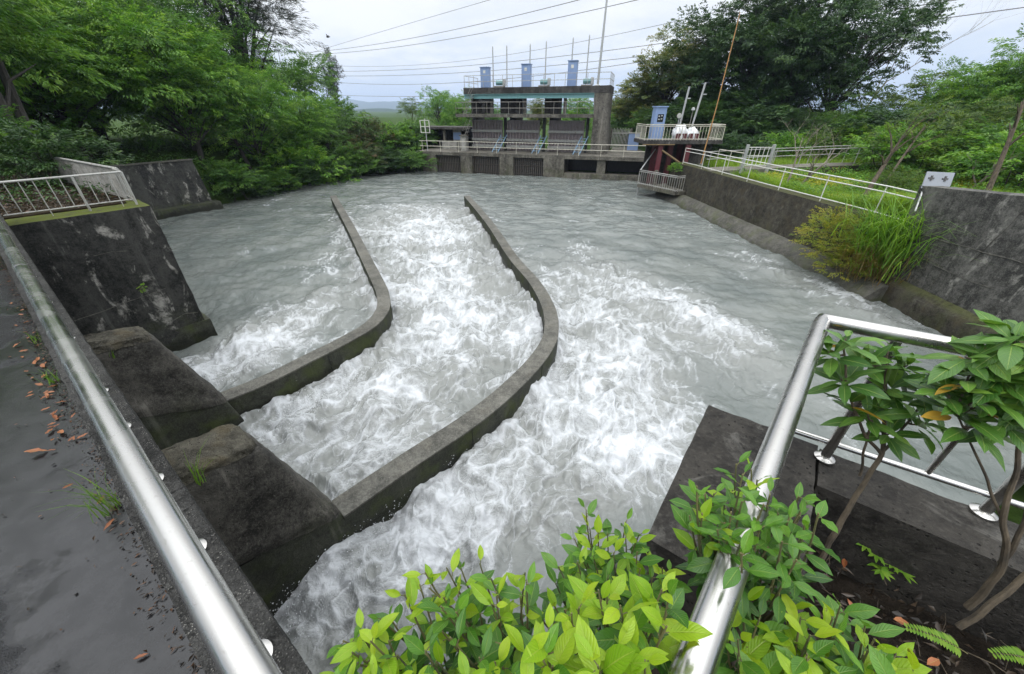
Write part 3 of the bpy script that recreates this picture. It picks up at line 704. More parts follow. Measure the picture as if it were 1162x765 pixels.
def rail_line(name, label, pts, h, mat, rails, post_step, r=.02, group=None, post_from=0.0, posts=True):
    t = thing(name, label, 'railing', pts[0], group)
    for f in rails:
        m = MB(); m.tube([Vector((p.x, p.y, p.z + f)) for p in pts], r, 8); m.build('rail', mat, t)
    tot = 0; nxt = post_from
    for a, b in zip(pts[:-1], pts[1:]):
        l = (b - a).length
        while nxt <= tot + l:
            p = a.lerp(b, (nxt - tot) / l); m = MB(); m.tube([p - Vector((0, 0, .05)), p + Vector((0, 0, max(rails)))], r * .95, 6); m.build('post', mat, t); nxt += post_step
        tot += l
    return t
pts = [Vector((x + .12, y, 2.44)) for x, y in [(12.25, 30), (12.45, 28.2), (12.85, 20.5), (13.2, 16.4), (13.35, 14.4), (13.25, 12.9)]]
rail_line('railing', 'white three-bar railing on top of the long low channel wall', pts, 1, M['white'], (.10, .80, 1.0), 2.6, .021)
# path behind with two railings
pa = [Vector((12.6, 26.0, 2.36)), Vector((16.0, 25.6, 2.55)), Vector((20, 24.9, 2.78)), Vector((26, 24.0, 2.95)), Vector((34, 22.5, 3.05))]
m = MB(); m.loft([[p + Vector((0, 0, -.5)), p + Vector((.25, 1.7, -.5)), p + Vector((.25, 1.7, .08)), p + Vector((0, 0, .08))] for p in pa]); tag(m.build('path', M['path'], rough=(.6, .01, .6)), kind='structure')
m = MB(); m.loft([[p + Vector((-.05, -.22, -1.2)), p + Vector((-.05, -.05, -1.2)), p + Vector((-.05, -.05, .12)), p + Vector((-.05, -.22, .12))] for p in pa[1:]]); tag(m.build('path_kerb', M['bank_wall'], rough=(.6, .02, .6)), 'dark low retaining wall along the near side of the footpath in the weeds', 'wall')
rail_line('railing', 'pale railing on the near side of the footpath, bare saplings in front', [p + Vector((-.05, -.14, .12)) for p in pa[1:]], 1, M['old_white'], (.95,), 1.5, .024, None, 0)
rail_line('railing', 'thin faded railing on the far side of the footpath before the dark trees', [p + Vector((.3, 1.6, .1)) for p in pa], 1, M['old_white'], (.5, .95), 2.0, .02, None, .2)
# white gate
def white_gate():
    c = at_depth(856, 190, 24.6); x0, x1 = at_depth(842, 190, 24.6).x, at_depth(871, 190, 24.6).x; z0 = 2.7; h = 1.35
    t = thing('gate', 'small white metal gate with two stout posts at the footpath', 'gate', (c.x, 24.6, z0))
    for x in (x0, x1): m = MB(); m.box((x - .07, 24.53, z0 - .2), (x + .07, 24.67, z0 + h)); m.build('post', M['galv'], t, bevel=.01)
    m = MB()
    for z in (.25, .75, 1.2): m.tube([(x0 + .08, 24.6, z0 + z), (x1 - .08, 24.6, z0 + z)], .022, 6)
    for k in range(1, 6): x = x0 + (x1 - x0) * k / 6; m.tube([(x, 24.6, z0 + .25), (x, 24.6, z0 + 1.2)], .018, 6)
    m.build('gate_leaf', M['white'], t)
white_gate()
rail_line('railing', 'short white two-bar railing between the platform and the white gate', [Vector((13.6, 27.6, 2.5)), Vector((13.9, 25.0, 2.5)), at_depth(841, 195, 24.6)], 1, M['cream'], (.55, 1.05), 1.3, .024)
# sign board behind the big wall
sb = thing('sign_board', 'pale tilted metal sign board with two dark bolt brackets behind the big wall', 'sign', at_level(1058, 210, 3.6))
sp = at_level(1063, 208, 3.78); fr = lambda x, y, z: sp + Vector((.86 * x + .30 * z, -.45 * x + .45 * z + y * .8, z * .9))
m = MB(); m.box((-.34, -.02, -.18), (.34, .02, .34), fr); m.build('panel', M['board'], sb, bevel=.008)
for x in (-.2, .14):
    m = MB(); m.box((x - .07, -.05, .13), (x + .07, -.021, .17), fr); m.box((x - .02, -.06, .08), (x + .02, -.022, .23), fr); m.build('bracket', M['dark'], sb)
for x in (-.25, .25): m = MB(); m.tube([fr(x, .04, -.9), fr(x, .04, .3)], .025, 6); m.build('post', M['galv'], sb)

# ------------------------------------------------------------------ intake weir and deck
wr = thing('intake_weir', 'long concrete intake weir with rusty bar screens and dark culvert mouths', 'weir', W(10, 1, 0))
zd = lambda s: 2.05 - .008 * s
m = MB(); m.loft([[W(s, -.25, 1.72), W(s, 5.5, 1.72), W(s, 5.5, 2.02), W(s, -.25, 2.02)] for s in (-1, 13.3, 24.5)]); m.build('deck_slab', M['weir'], wr, rough=(.8, .02, .8))
for s0, s1 in [(-.3, 1.25), (4.15, 5.4), (8.35, 9.8), (12.85, 14.9)]:
    m = MB(); m.box((s0, -.32, -1.2), (s1, 2.5, 1.715), W); m.build('weir_pier', M['weir'], wr, rough=(.5, .03, .6))
for s0, s1 in [(1.27, 4.13), (5.42, 8.33), (9.82, 12.83)]:
    m = MB(); n = 15
    for k in range(n + 1):
        s = s0 + (s1 - s0) * k / n; m.box((s - .035, .02, -.9), (s + .035, .12, 1.70), W)
        for z in (.2, .95, 1.55): m.box((s0, -.02, z), (s1, .018, z + .07), W)
    bsn = m.build('bar_screen', M['rack'], wr)
    m = MB(); m.box((s0, .5, -.9), (s1, .56, 1.71), W); m.build('screen_shade_sheet', M['dark'], bsn)  # near-black sheet painted as the shade behind the bars
m = MB(); m.box((14.92, -.3, -1.2), (24.5, .9, .50), W); m.build('sill', M['weir'], wr, rough=(.6, .04, .7))
m = MB(); m.box((14.92, 2.2, .49), (24.5, 2.5, 1.71), W); m.build('culvert_shade_sheet', M['dark'], wr)  # near-black sheet painted as the shade deep in the culverts
for s0, s1 in [(18.0, 18.8), (22.4, 23.2)]:
    m = MB(); m.box((s0, -.1, .505), (s1, 2.19, 1.715), W); m.build('culvert_pier', M['weir'], wr, rough=(.5, .02, .5))
# deck railing
t = rail_line('railing', 'cream painted railing along the deck of the intake weir', [W(-.5, -.1, 2.02), W(12, -.1, 2.02), W(23.5, -.1, 2.02)], 1, M['cream'], (.5, .98), 2.05, .028, None, .3)


# ------------------------------------------------------------------ gate tower
tw = thing('gate_tower', 'weathered concrete sluice gate tower with three ribbed gates and a teal girder', 'tower', W(11, 4, 2))
d0 = 2.0
m = MB(); m.loft([[W(3.9, d0, 7.1), W(3.9, 6.2, 7.1), W(3.9, 6.2, 7.62), W(3.9, d0, 7.62)], [W(17.2, d0, 7.1), W(17.2, 6.2, 7.1), W(17.2, 6.2, 7.66), W(17.2, d0, 7.66)], [W(18.3, d0, 7.1), W(18.3, 6.2, 7.1), W(18.3, 6.2, 7.68), W(18.3, d0, 7.68)]]); m.build('roof_slab', M['tower_dark'], tw, rough=(.8, .02, .8))
m = MB(); m.box((4.0, d0 - .10, 6.72), (16.9, d0 - .01, 7.08), W); m.box((4.0, d0 - .22, 6.70), (16.9, d0 - .10, 6.74), W); m.box((4.0, d0 - .22, 7.06), (16.9, d0 - .10, 7.09), W); m.build('girder', M['teal'], tw)
m = MB(); m.loft([[W(17.0, d0 + .02, 2.0), W(18.55, d0 + .02, 2.0), W(18.55, 6, 2.0), W(17.0, 6, 2.0)], [W(17.0, d0 + .02, 5.3), W(18.3, d0 + .02, 5.3), W(18.3, 6, 5.3), W(17.0, 6, 5.3)], [W(16.85, d0 + .02, 7.09), W(18.28, d0 + .02, 7.09), W(18.28, 6, 7.09), W(16.85, 6, 7.09)]]); m.build('end_pillar', M['tower'], tw, rough=(.7, .02, .8))
m = MB(); m.box((4.0, 3.6, 2.03), (4.6, 6, 7.09), W); m.build('end_pillar', M['tower_dark'], tw)
for s0, s1 in [(8.3, 9.0), (12.5, 13.2)]:
    m = MB(); m.box((s0, 3.4, 2.03), (s1, 6, 7.09), W); m.build('column', M['tower_dark'], tw)
for s0, s1 in [(4.8, 6.3), (7.4, 9.7), (12.0, 13.6)]:
    m = MB(); m.box((s0, 3.1, 5.42), (s1, 3.38, 7.09), W); m.build('hoist_panel', M['tower_dark'], tw)
for s in (6.55, 10.0, 14.0):
    m = MB(); m.box((s, 2.4, 5.42), (s + .28, 2.7, 7.09), W); m.build('roof_strut', M['tower'], tw)
m = MB(); m.box((3.3, 1.0, 5.12), (17.0, 3.0, 5.40), W); m.build('walkway', M['tower'], tw, rough=(.8, .02, .8))
def tw_rail(name, pts, h, step, mat, rails=(.5, 1.0), r=.025):
    m = MB()
    for f in rails: m.tube([Vector((p.x, p.y, p.z + h * f)) for p in pts], r, 6)
    for a, b in zip(pts[:-1], pts[1:]):
        n = max(1, int((b - a).length / step))
        for k in range(n + 1):
            p = a.lerp(b, k / n); m.tube([p, p + Vector((0, 0, h))], r * .9, 6)
    return m.build(name, mat, tw)
tw_rail('walkway_railing', [W(3.35, 2.9, 5.4), W(3.35, 1.05, 5.4), W(16.7, 1.05, 5.4), W(17.0, 2, 5.4)], 1.0, 1.1, M['grey_rail'])
tw_rail('roof_railing', [W(4.0, 5.8, 7.62), W(4.0, 2.1, 7.62), W(10, 2.1, 7.63), W(18.2, 2.1, 7.66), W(18.2, 6.1, 7.66)], 1.0, 1.0, M['old_white'])
for s0, s1 in [(4.35, 7.65), (8.2, 11.6), (12.6, 16.1)]:
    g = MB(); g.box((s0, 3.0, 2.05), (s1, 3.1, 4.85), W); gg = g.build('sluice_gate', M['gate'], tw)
    g = MB(); n = 10
    for k in range(n + 1):
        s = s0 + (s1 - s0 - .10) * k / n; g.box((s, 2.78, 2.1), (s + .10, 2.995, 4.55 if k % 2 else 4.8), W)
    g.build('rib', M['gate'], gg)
    g = MB()
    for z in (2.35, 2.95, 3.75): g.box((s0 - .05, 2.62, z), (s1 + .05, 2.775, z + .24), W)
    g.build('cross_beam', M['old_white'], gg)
for s in (8.02, 12.15, 16.5):
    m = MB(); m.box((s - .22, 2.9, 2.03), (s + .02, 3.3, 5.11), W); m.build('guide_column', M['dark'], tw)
# hoist machine under the girder
m = MB(); m.box((5.5, 1.9, 6.35), (6.6, 2.3, 6.62), W); m.tube([W(6.0, 2.0, 6.4), W(6.0, 2.0, 5.5)], .14, 8); m.lathe(W(5.75, 2.05, 6.3), [(.12, 0), (.28, .1), (.28, .3), (.1, .42)], 10); m.build('hoist_motor', M['dark'], tw)
for z0, z1, s0 in ((5.4, 7.0, 4.1), (3.1, 5.1, 3.9)):
    m = MB()
    for k in range(7):
        f = k / 6; m.box((s0 + .9 * f, 1.2, z0 + (z1 - z0) * f), (s0 + .9 * f + .22, 1.75, z0 + (z1 - z0) * f + .04), W)
    for d in (1.2, 1.75): m.tube([W(s0, d, z0), W(s0 + 1.0, d, z1)], .03, 6); m.tube([W(s0, d, z0 + .8), W(s0 + 1.0, d, z1 + .7)], .02, 6)
    m.build('stair', M['grey_rail'], tw)
m = MB(); m.box((3.7, .9, 2.03), (4.33, 1.6, 3.45), W); o = m.build('control_kiosk', M['pale_wall'], None, bevel=.02); tag(o, 'white plaster control kiosk on the weir deck below the tower stair', 'kiosk')
m = MB(); m.box((3.86, .885, 2.2), (4.16, .899, 3.2), W); m.build('door', M['old_white'], o)
m = MB(); m.box((3.62, .8, 3.452), (4.42, 1.7, 3.52), W); m.build('roof', M['weir'], o)
# ladders
for k, (s, lab) in enumerate([(7.2, 'pale blue steel ladder leaning on the left sluice gate'), (11.4, 'pale blue steel ladder leaning between the middle and right gates'), (15.5, 'pale blue steel ladder leaning beside the concrete end pillar')]):
    t = thing('ladder', lab, 'ladder', W(s, .9, 2.03), 'blue ladders on the weir deck')
    for ds in (0, .62):
        m = MB(); m.tube([W(s + ds, .75, 2.03), W(s + ds + .55, 2.2, 3.55)], .05, 6); m.build('side_rail', M['ladder'], t)
    m = MB()
    for q in range(1, 7): f = q / 7; m.tube([W(s + .55 * f, .75 + 1.45 * f, 2.03 + 1.52 * f), W(s + .62 + .55 * f, .75 + 1.45 * f, 2.03 + 1.52 * f)], .03, 6)
    m.build('rung', M['ladder'], t)
# roof cabinets, hoist machines and poles
for s, h, lab in [(5.95, 1.65, 'tall pale blue cabinet on the tower roof, at its left end'), (10.15, 1.8, 'tall pale blue cabinet at the middle of the tower roof'), (14.6, 1.95, 'tall pale blue cabinet on the tower roof, next to the lattice mast')]:
    t = thing('control_cabinet', lab, 'cabinet', W(s, 3, 7.64), 'blue cabinets on the tower roof')
    m = MB(); m.box((s - .42, 2.6, 7.66), (s + .42, 3.3, 7.64 + h), W); m.build('cabinet_body', M['blue'], t, bevel=.015)
    m = MB(); m.box((s - .47, 2.54, 7.645 + h), (s + .47, 3.36, 7.70 + h), W); m.build('cabinet_roof', M['blue'], t)
    m = MB(); m.box((s - .12, 2.585, 7.64 + h * .72), (s + .12, 2.597, 7.64 + h * .86), W); m.build('label_plate', M['white'], t)
for i, (px, ty, by) in enumerate([(559, 54, 100), (575, 53, 98), (601.7, 51, 98), (620, 48, 97), (650.5, 44, 95), (669, 41, 93)]):
    s, z = dp(px, ty, 4.5); s2, z2 = dp(px, by, 4.5)
    o = MB().tube([W(s, 4.5, 7.6), W(s, 4.5, z)], .055, 8); t = o.build('lightning_pole', M['galv'])
    tag(t, ['thin grey pole on the tower roof just right of the left cabinet', 'second thin grey pole on the tower roof, between left and middle cabinets', 'thin grey pole rising beside the middle blue roof cabinet', 'thin grey pole midway between the middle and right roof cabinets', 'thin grey pole rising behind the right blue roof cabinet', 'thin grey pole between the right roof cabinet and the tall mast'][i], 'pole', 'poles on the tower roof')
    MBc = MB().lathe(W(s, 4.5, z), [(.05, 0), (.02, .12)], 8); MBc.build('pole_tip', M['galv'], t)
mt = thing('mast', 'tallest thick grey mast on the right end of the tower roof', 'mast', W(17.2, 3, 7.66))
m = MB(); m.tube([W(17.0, 3, 7.6), W(17.05, 3, 11), W(17.1, 3, 15.5)], [.11, .10, .07], 10); m.build('pole', M['galv'], mt)
m = MB(); m.lathe(W(17.0, 3, 7.67), [(.25, 0), (.25, .05), (.14, .12)], 10); m.build('base_plate', M['galv'], mt)
for i, s in enumerate((7.4, 11.9, 16.0)):
    t = thing('hoist_winch', ['grey-green hoist winch on the tower roof beside the left cabinet', 'grey-green hoist winch on the tower roof right of the middle cabinet', 'grey-green hoist winch on the tower roof right of the right cabinet'][i], 'winch', W(s, 3, 7.65), 'winches on the tower roof')
    m = MB(); m.box((s - .5, 2.7, 7.66), (s + .5, 3.3, 7.78), W); m.build('base', M['grey_rail'], t)
    m = MB(); m.tube([W(s - .35, 3, 8.05), W(s + .35, 3, 8.05)], .22, 10); m.build('drum', M['teal'], t)
    m = MB(); m.box((s + .36, 2.8, 7.78), (s + .6, 3.2, 8.35), W); m.build('gearbox', M['galv'], t, bevel=.02)

# shed on the left, lamp cabinet, low fence and dark hedge wall
sh = thing('shed', 'low open-fronted shed with a flat roof left of the gate tower', 'shed', W(-1, 6, 2))
m = MB(); m.box((-3.2, 6.5, 2.0), (3.6, 6.7, 3.9), W); m.build('back_wall', M['tower_dark'], sh)
m = MB(); m.box((-3.8, 3.3, 3.92), (3.9, 6.9, 4.14), W); m.build('roof', M['tower_dark'], sh)
for s in (-2.3, .6): m = MB(); m.box((s - .12, 3.6, 1.9), (s + .12, 3.85, 3.91), W); m.build('column', M['weir'], sh)
m = MB(); m.box((1.5, 4.0, 2.0), (2.5, 4.2, 3.9), W); m.build('front_panel', M['pale_wall'], sh)
m = MB(); m.box((1.55, 3.97, 2.9), (2.45, 3.996, 3.6), W); m.build('window', M['blue'], sh)
m = MB(); m.box((2.7, 4.0, 2.0), (3.4, 4.1, 3.4), W); m.build('door', M['black'], sh)
m = MB(); m.box((.6, 2.9, 2.0), (2.4, 3.1, 2.75), W); tag(m.build('low_wall', M['pale_wall'], rough=(.5, .02, .6)), 'low pale wall in front of the open-fronted shed', 'wall')
gp = thing('gauge_post', 'white post carrying a grid framed panel at the left end of the weir', 'post', W(.1, .3, 2))
m = MB(); m.tube([W(.15, .3, 1.9), W(.15, .3, 5.0)], .05, 8); m.build('post', M['galv'], gp)
m = MB()
for s in (-.35, .15, .65): m.box((s - .035, .2, 3.7), (s + .035, .25, 4.85), W)
for z in (3.7, 4.25, 4.8): m.box((-.38, .255, z), (.68, .29, z + .06), W)
m.build('grid_panel', M['white'], gp)
# picket gate and blue box by the road right of the tower
pk = thing('picket_gate', 'white picket gate closing the track right of the gate tower', 'gate', W(21, 6.5, 2)); m = MB()
sA = dp(694, 160, 7)[0]; sB = dp(713, 160, 7)[0]
for k in range(13): s = sA + (sB - sA) * k / 12; m.box((s - .028, 7, 2.2), (s + .028, 7.04, 4.0 + (.12 if k % 2 else 0)), W)
for z in (2.5, 3.6): m.box((sA, 7.045, z), (sB, 7.08, z + .09), W)
m.build('picket_leaf', M['old_white'], pk)
for s in (sA - .15, sB + .15): m = MB(); m.box((s - .1, 6.95, 2), (s + .1, 7.15, 4.1), W); m.build('post', M['weir'], pk)
s = dp(718, 165, 6.8)[0]; o = MB().box((s - .55, 6.5, 2.0), (s + .55, 7.1, 3.65), W).build('utility_box', M['blue'], None, bevel=.02); tag(o, 'pale blue utility box beside the white picket gate', 'box')
MB().box((s - .6, 6.45, 3.655), (s + .6, 7.15, 3.72), W).build('lid', M['old_white'], o)
m = MB(); m.loft([[W(s, 5.0, 2.03), W(s, 9, 2.15), W(s, 9, 2.0), W(s, 5.0, 1.9)] for s in (18.7, 26)]); tag(m.build('track', M['path'], rough=(.8, .01, .7)), kind='structure')

# ------------------------------------------------------------------ right machine platform
pf = thing('platform', 'concrete machine platform on maroon steel legs over the right bank', 'platform', (12, 31, 3))
pz = 3.86; px0, px1, py0, py1 = 9.6, 15.35, 31.0, 33.6
m = MB(); m.box((px0, py0, pz - .24), (px1, py1, pz)); m.build('deck', M['tower_dark'], pf, rough=(.6, .02, .6))
m = MB(); m.box((px0 + .03, py0 - .02, pz - .30), (px0 + 2.3, py0 + .3, pz - .245)); m.build('edge_plank', M['tan'], pf)
for x, y in [(11.0, 31.3), (12.1, 32.2), (13.0, 31.2), (11.2, 33.2), (13.2, 33.2)]:
    m = MB(); m.box((x - .17, y - .12, .6), (x + .17, y - .08, pz - .245)); m.box((x - .17, y + .08, .6), (x + .17, y + .12, pz - .245)); m.box((x - .03, y - .079, .6), (x + .03, y + .079, pz - .245)); m.build('leg', M['maroon'], pf)
m = MB(); m.tube([(11.1, 31.2, 3.2), (12.9, 31.2, 2.2)], .07, 6); m.build('brace', M['tan'], pf)
m = MB(); m.box((13.4, 31.6, 1.9), (15.0, 33.4, pz - .25)); m.box((10.6, 33.3, .5), (13.39, 33.5, pz - .25)); m.build('rear_block_and_shade_wall', M['tower_dark'], pf, rough=(.6, .02, .6))  # block, plus a dark wall added to stand for shade under the deck
def plat_rail(pts, h, nb, name, mat, parent, z):
    m = MB(); m2 = MB()
    P_ = [Vector((x, y, z)) for x, y in pts]
    for f in (.08, 1.0, .9): m.tube([p + Vector((0, 0, h * f)) for p in P_], .028, 6)
    for a, b in zip(P_[:-1], P_[1:]):
        n = max(2, int((b - a).length / nb))
        for k in range(n + 1):
            p = a.lerp(b, k / n); m2.tube([p, p + Vector((0, 0, h * .92))], .028 if k % 6 == 0 else .014, 6)
    o = m.build(name, mat, parent); m2.build('baluster', mat, o); return o
plat_rail([(px0 + .06, py1 - .1), (px0 + .06, py0 + .06), (px1 - .06, py0 + .06), (px1 - .06, py1 - .1)], 1.0, .21, 'railing', M['cream'], pf, pz)
cb = thing('control_cabinet', 'tall pale blue cabinet with a dark window on the right machine platform', 'cabinet', (10.9, 32, pz))
xa, xb = 10.42, 11.24; m = MB(); m.box((xa, 32, pz + .005), (xb, 32.7, 5.92)); m.build('cabinet_body', M['blue'], cb, bevel=.015)
m = MB(); m.box((xa - .06, 31.93, 5.924), (xb + .06, 32.77, 6.0)); m.build('cabinet_roof', M['blue'], cb, bevel=.01)
m = MB(); m.box((xa + .22, 31.985, 5.0), (xb - .17, 31.997, 5.5)); wn = m.build('window', M['black'], cb)
m = MB()
for x, z in ((10.68, 5.33), (10.87, 5.36), (10.69, 5.13), (10.88, 5.16)): m.box((x, 31.97, z), (x + .11, 31.983, z + .08))
m.build('meter', M['galv'], wn)
def tarp(cx, cy, sx, sy, sz, seed, label):
    bm = bmesh.new(); bmesh.ops.create_icosphere(bm, subdivisions=4, radius=1)
    r = Perlin(seed)
    for v in bm.verts:
        p = v.co.copy(); k = .16 * float(fbm(r, np.array([p.x * 2.2 + p.z]), np.array([p.y * 2.2 - p.z * 1.5]), 3, .6)[0]) + .05 * math.sin(p.x * 9 + p.y * 5)
        q = p * (1 + k * 1.6); q.z = max(q.z, -.55)
        v.co = Vector((cx + q.x * sx, cy + q.y * sy, pz + (q.z + .55) * sz + .002))
    me = bpy.data.meshes.new('tarp'); bm.to_mesh(me); bm.free()
    for p in me.polygons: p.use_smooth = True
    return me
M['tarp'] = painted('white_plastic_sheet', (.70, .72, .74), var=.2, dirt=.1, rough=.35)
for cx, sx, sz, seed, lab in [(12.45, .50, .62, 41, 'machine wrapped in white plastic on the platform, the taller bundle by the blue cabinet'), (13.35, .44, .50, 42, 'machine wrapped in white plastic on the platform, the lower bundle by the second post')]:
    t = thing('covered_machine', lab, 'machine', (cx, 31.9, pz), 'wrapped machines on the platform')
    link('plastic_cover', tarp(cx, 31.95, sx, .5, sz, seed, lab), M['tarp'], t)
    m = MB(); m.box((cx - sx * .8, 31.45, pz + .003), (cx + sx * .8, 31.5, pz + .42)); m.build('base_skirt', M['maroon'], t)
for (xb_, zt, xt, lab) in [(12.55, 7.2, 12.75, 'leaning white post above the taller wrapped machine'), (13.45, 7.45, 13.85, 'leaning white post above the lower wrapped machine, the taller post')]:
    t = thing('lamp_post', lab, 'post', (xb_, 32.4, pz), 'white posts on the platform')
    m = MB(); m.tube([(xb_, 32.6, pz), (xt, 32.6, zt)], .075, 8); m.build('pole', M['galv'], t)
    m = MB(); m.box((xt - .02, 32.5, zt - .75), (xt + .22, 32.7, zt - .68)); m.build('bracket', M['galv'], t)
sp_ = thing('flood_light', 'small round white flood light on a short stalk beside the wrapped machine', 'lamp', (12.1, 32.2, pz))
m = MB(); m.tube([(12.3, 32.2, pz), (12.3, 32.2, 5.35)], .03, 6); m.build('stalk', M['galv'], sp_)
m = MB(); m.tube([(12.2, 32.0, 5.4), (12.3, 32.25, 5.48)], [.17, .09], 12); m.build('lamp_head', M['white'], sp_)
sp2 = thing('wind_sensor', 'thin stalk with a small cup sensor between the two platform posts', 'sensor', (13.2, 32.2, pz))
m = MB(); m.tube([(13.15, 32.2, pz), (13.2, 32.2, 5.7)], .022, 6); m.build('stalk', M['grey_rail'], sp2)
m = MB(); m.lathe((13.2, 32.2, 5.68), [(.02, 0), (.14, .08), (.12, .2), (.03, .24)], 10); m.build('sensor_head', M['galv'], sp2)
m = MB(); m.tube([Vector((13.5, 29.6, 2.45)), Vector((13.75, 29.8, 6)), Vector((13.95, 30.1, 10.4)), Vector((13.97, 30.15, 10.9))], [.042, .038, .03, .022], 8); o = m.build('marker_rod', M['orange'])
tag(o, 'tall thin orange rod leaning beside the machine platform', 'pole')
MB().lathe((13.5, 29.6, 2.38), [(.14, 0), (.14, .06), (.07, .1)], 10).build('rod_base', M['weir'], o)
# lower landing with its railing
ld_ = thing('landing', 'low grey landing with a barred railing under the machine platform', 'landing', (11, 29.5, 1))
lp = [Vector((9.7, 31.2, .85)), Vector((11.4, 27.9, .85)), Vector((12.3, 28.2, .85)), Vector((12.3, 31.5, .85))]
m = MB(); m.loft([[p + Vector((0, 0, -.22)) for p in lp], lp]); m.build('floor_slab', M['weir'], ld_, rough=(.5, .02, .6))
plat_rail([(9.75, 31.3), (11.42, 28.0), (12.0, 28.2)], 1.0, .2, 'railing', M['old_white'], ld_, .85)
m = MB(); m.tube([(9.8, 31.3, 1.85), (11.0, 32.3, 3.2)], .04, 6); m.tube([(9.8, 31.3, .6), (9.85, 31.3, -.8)], .06, 6); m.build('handrail', M['galv'], ld_)
m = MB(); m.box((10.7, 30.6, .855), (10.95, 30.8, 1.9)); tag(m.build('bollard', M['weir'], bevel=.03), 'short grey concrete bollard on the low landing', 'bollard')

# ------------------------------------------------------------------ power lines
wl = [((340, 64, 150), (470, 25, 100), (590, -10, 80), 'highest power line, thin, crossing the sky at top left'),
      ((345, 60, 150), (500, 37, 105), (680, -6, 70), 'upper of the two thick power lines rising to the top edge'),
      ((345, 62, 150), (500, 46, 105), (740, -4, 70), 'lower of the two thick power lines rising to the top edge'),
      ((365, 74, 150), (590, 60, 105), (850, 5, 66), 'thin power line above the tower roof poles'),
      ((370, 81, 150), (600, 68, 105), (1110, -4, 52), 'power line just over the roof cabinets, leaving at the top right'),
      ((370, 86, 150), (610, 76, 105), (1180, 6, 52), 'power line at cabinet height, leaving at the right edge'),
      ((372, 93, 150), (600, 87, 105), (900, 42, 66), 'power line passing just above the tower roof railing'),
      ((385, 108, 150), (470, 109.5, 118), (640, 105, 90), 'lowest power line, level with the tower roof slab')]
for a, b, c, lab in wl:
    A, Bq, C = at_depth(*a), at_depth(*b), at_depth(*c); pts = []
    # one sagging span: parabola through the three poles-to-midspan points
    tB = (Bq.x - A.x) / (C.x - A.x)
    for k in range(41):
        t = k / 40; la = (t - tB) * (t - 1) / ((0 - tB) * (0 - 1)); lb = t * (t - 1) / (tB * (tB - 1)); lc = t * (t - tB) / (1 * (1 - tB))
        pts.append(A * la + Bq * lb + C * lc)
    o = MB().tube(pts, .05 if 'thin' not in lab else .035, 5).build('power_line', M['wire']); tag(o, lab, 'power line', 'power lines')
bd = at_depth(372, 42, 60); m = MB(); m.tube([bd + Vector((-.22, 0, 0)), bd, bd + Vector((.3, 0, .02))], [.03, .1, .02], 8)
for sg in (1, -1): m.add([bd + Vector((-.1, 0, .03)), bd + Vector((.12, 0, .03)), bd + Vector((.05, sg * .45, .22)), bd + Vector((-.02, sg * .42, .2)), bd + Vector((-.1, 0, .05)), bd + Vector((.12, 0, .05)), bd + Vector((.05, sg * .45, .235)), bd + Vector((-.02, sg * .42, .215))], [(0, 1, 2, 3), (4, 7, 6, 5), (0, 4, 5, 1), (1, 5, 6, 2), (2, 6, 7, 3), (3, 7, 4, 0)])
tag(m.build('bird', M['dark']), 'small dark bird flying high left of the power lines', 'bird')
# ================================================================== vegetation
M['leaf_fresh'] = leaf_mat('fresh_green_leaves', (.045, .135, .018), (.125, .285, .035), (.26, .42, .06), trans=.45)
M['leaf_mid'] = leaf_mat('mid_green_leaves', (.035, .10, .018), (.09, .205, .035), (.19, .32, .055), trans=.42)
M['leaf_dark'] = leaf_mat('dark_evergreen_leaves', (.018, .048, .013), (.036, .088, .022), (.085, .150, .034), trans=.28)
M['leaf_olive'] = leaf_mat('yellowing_olive_leaves', (.06, .11, .02), (.14, .18, .035), (.30, .26, .09), trans=.35)
M['leaf_feather'] = leaf_mat('feathery_yellow_green_leaves', (.040, .090, .014), (.085, .155, .020), (.16, .22, .03), trans=.42)
M['leaf_needle'] = leaf_mat('grey_green_needles', (.018, .030, .018), (.032, .046, .028), (.05, .062, .036), trans=.2)
M['leaf_rust'] = leaf_mat('brown_and_green_leaves', (.035, .06, .018), (.06, .10, .025), (.16, .085, .045), trans=.3)
M['grass'] = leaf_mat('meadow_grass', (.11, .22, .018), (.21, .35, .03), (.33, .42, .05), trans=.5)
M['reed'] = leaf_mat('tall_reed_blades', (.08, .20, .018), (.15, .31, .03), (.25, .40, .05), trans=.5)
M['reed_dry'] = leaf_mat('dry_grass_blades', (.13, .12, .03), (.21, .165, .05), (.24, .14, .05), trans=.35)
M['flower'] = leaf_mat('yellow_flower_cover', (.22, .25, .02), (.38, .37, .02), (.48, .44, .03), trans=.4)
M['bark'] = bark('dark_bark', (.016, .014, .012), (.06, .052, .044))
M['bark_pale'] = bark('pale_dead_bark', (.10, .085, .065), (.24, .21, .17))
M['bark_brown'] = bark('brown_sapling_bark', (.03, .024, .016), (.11, .085, .055))

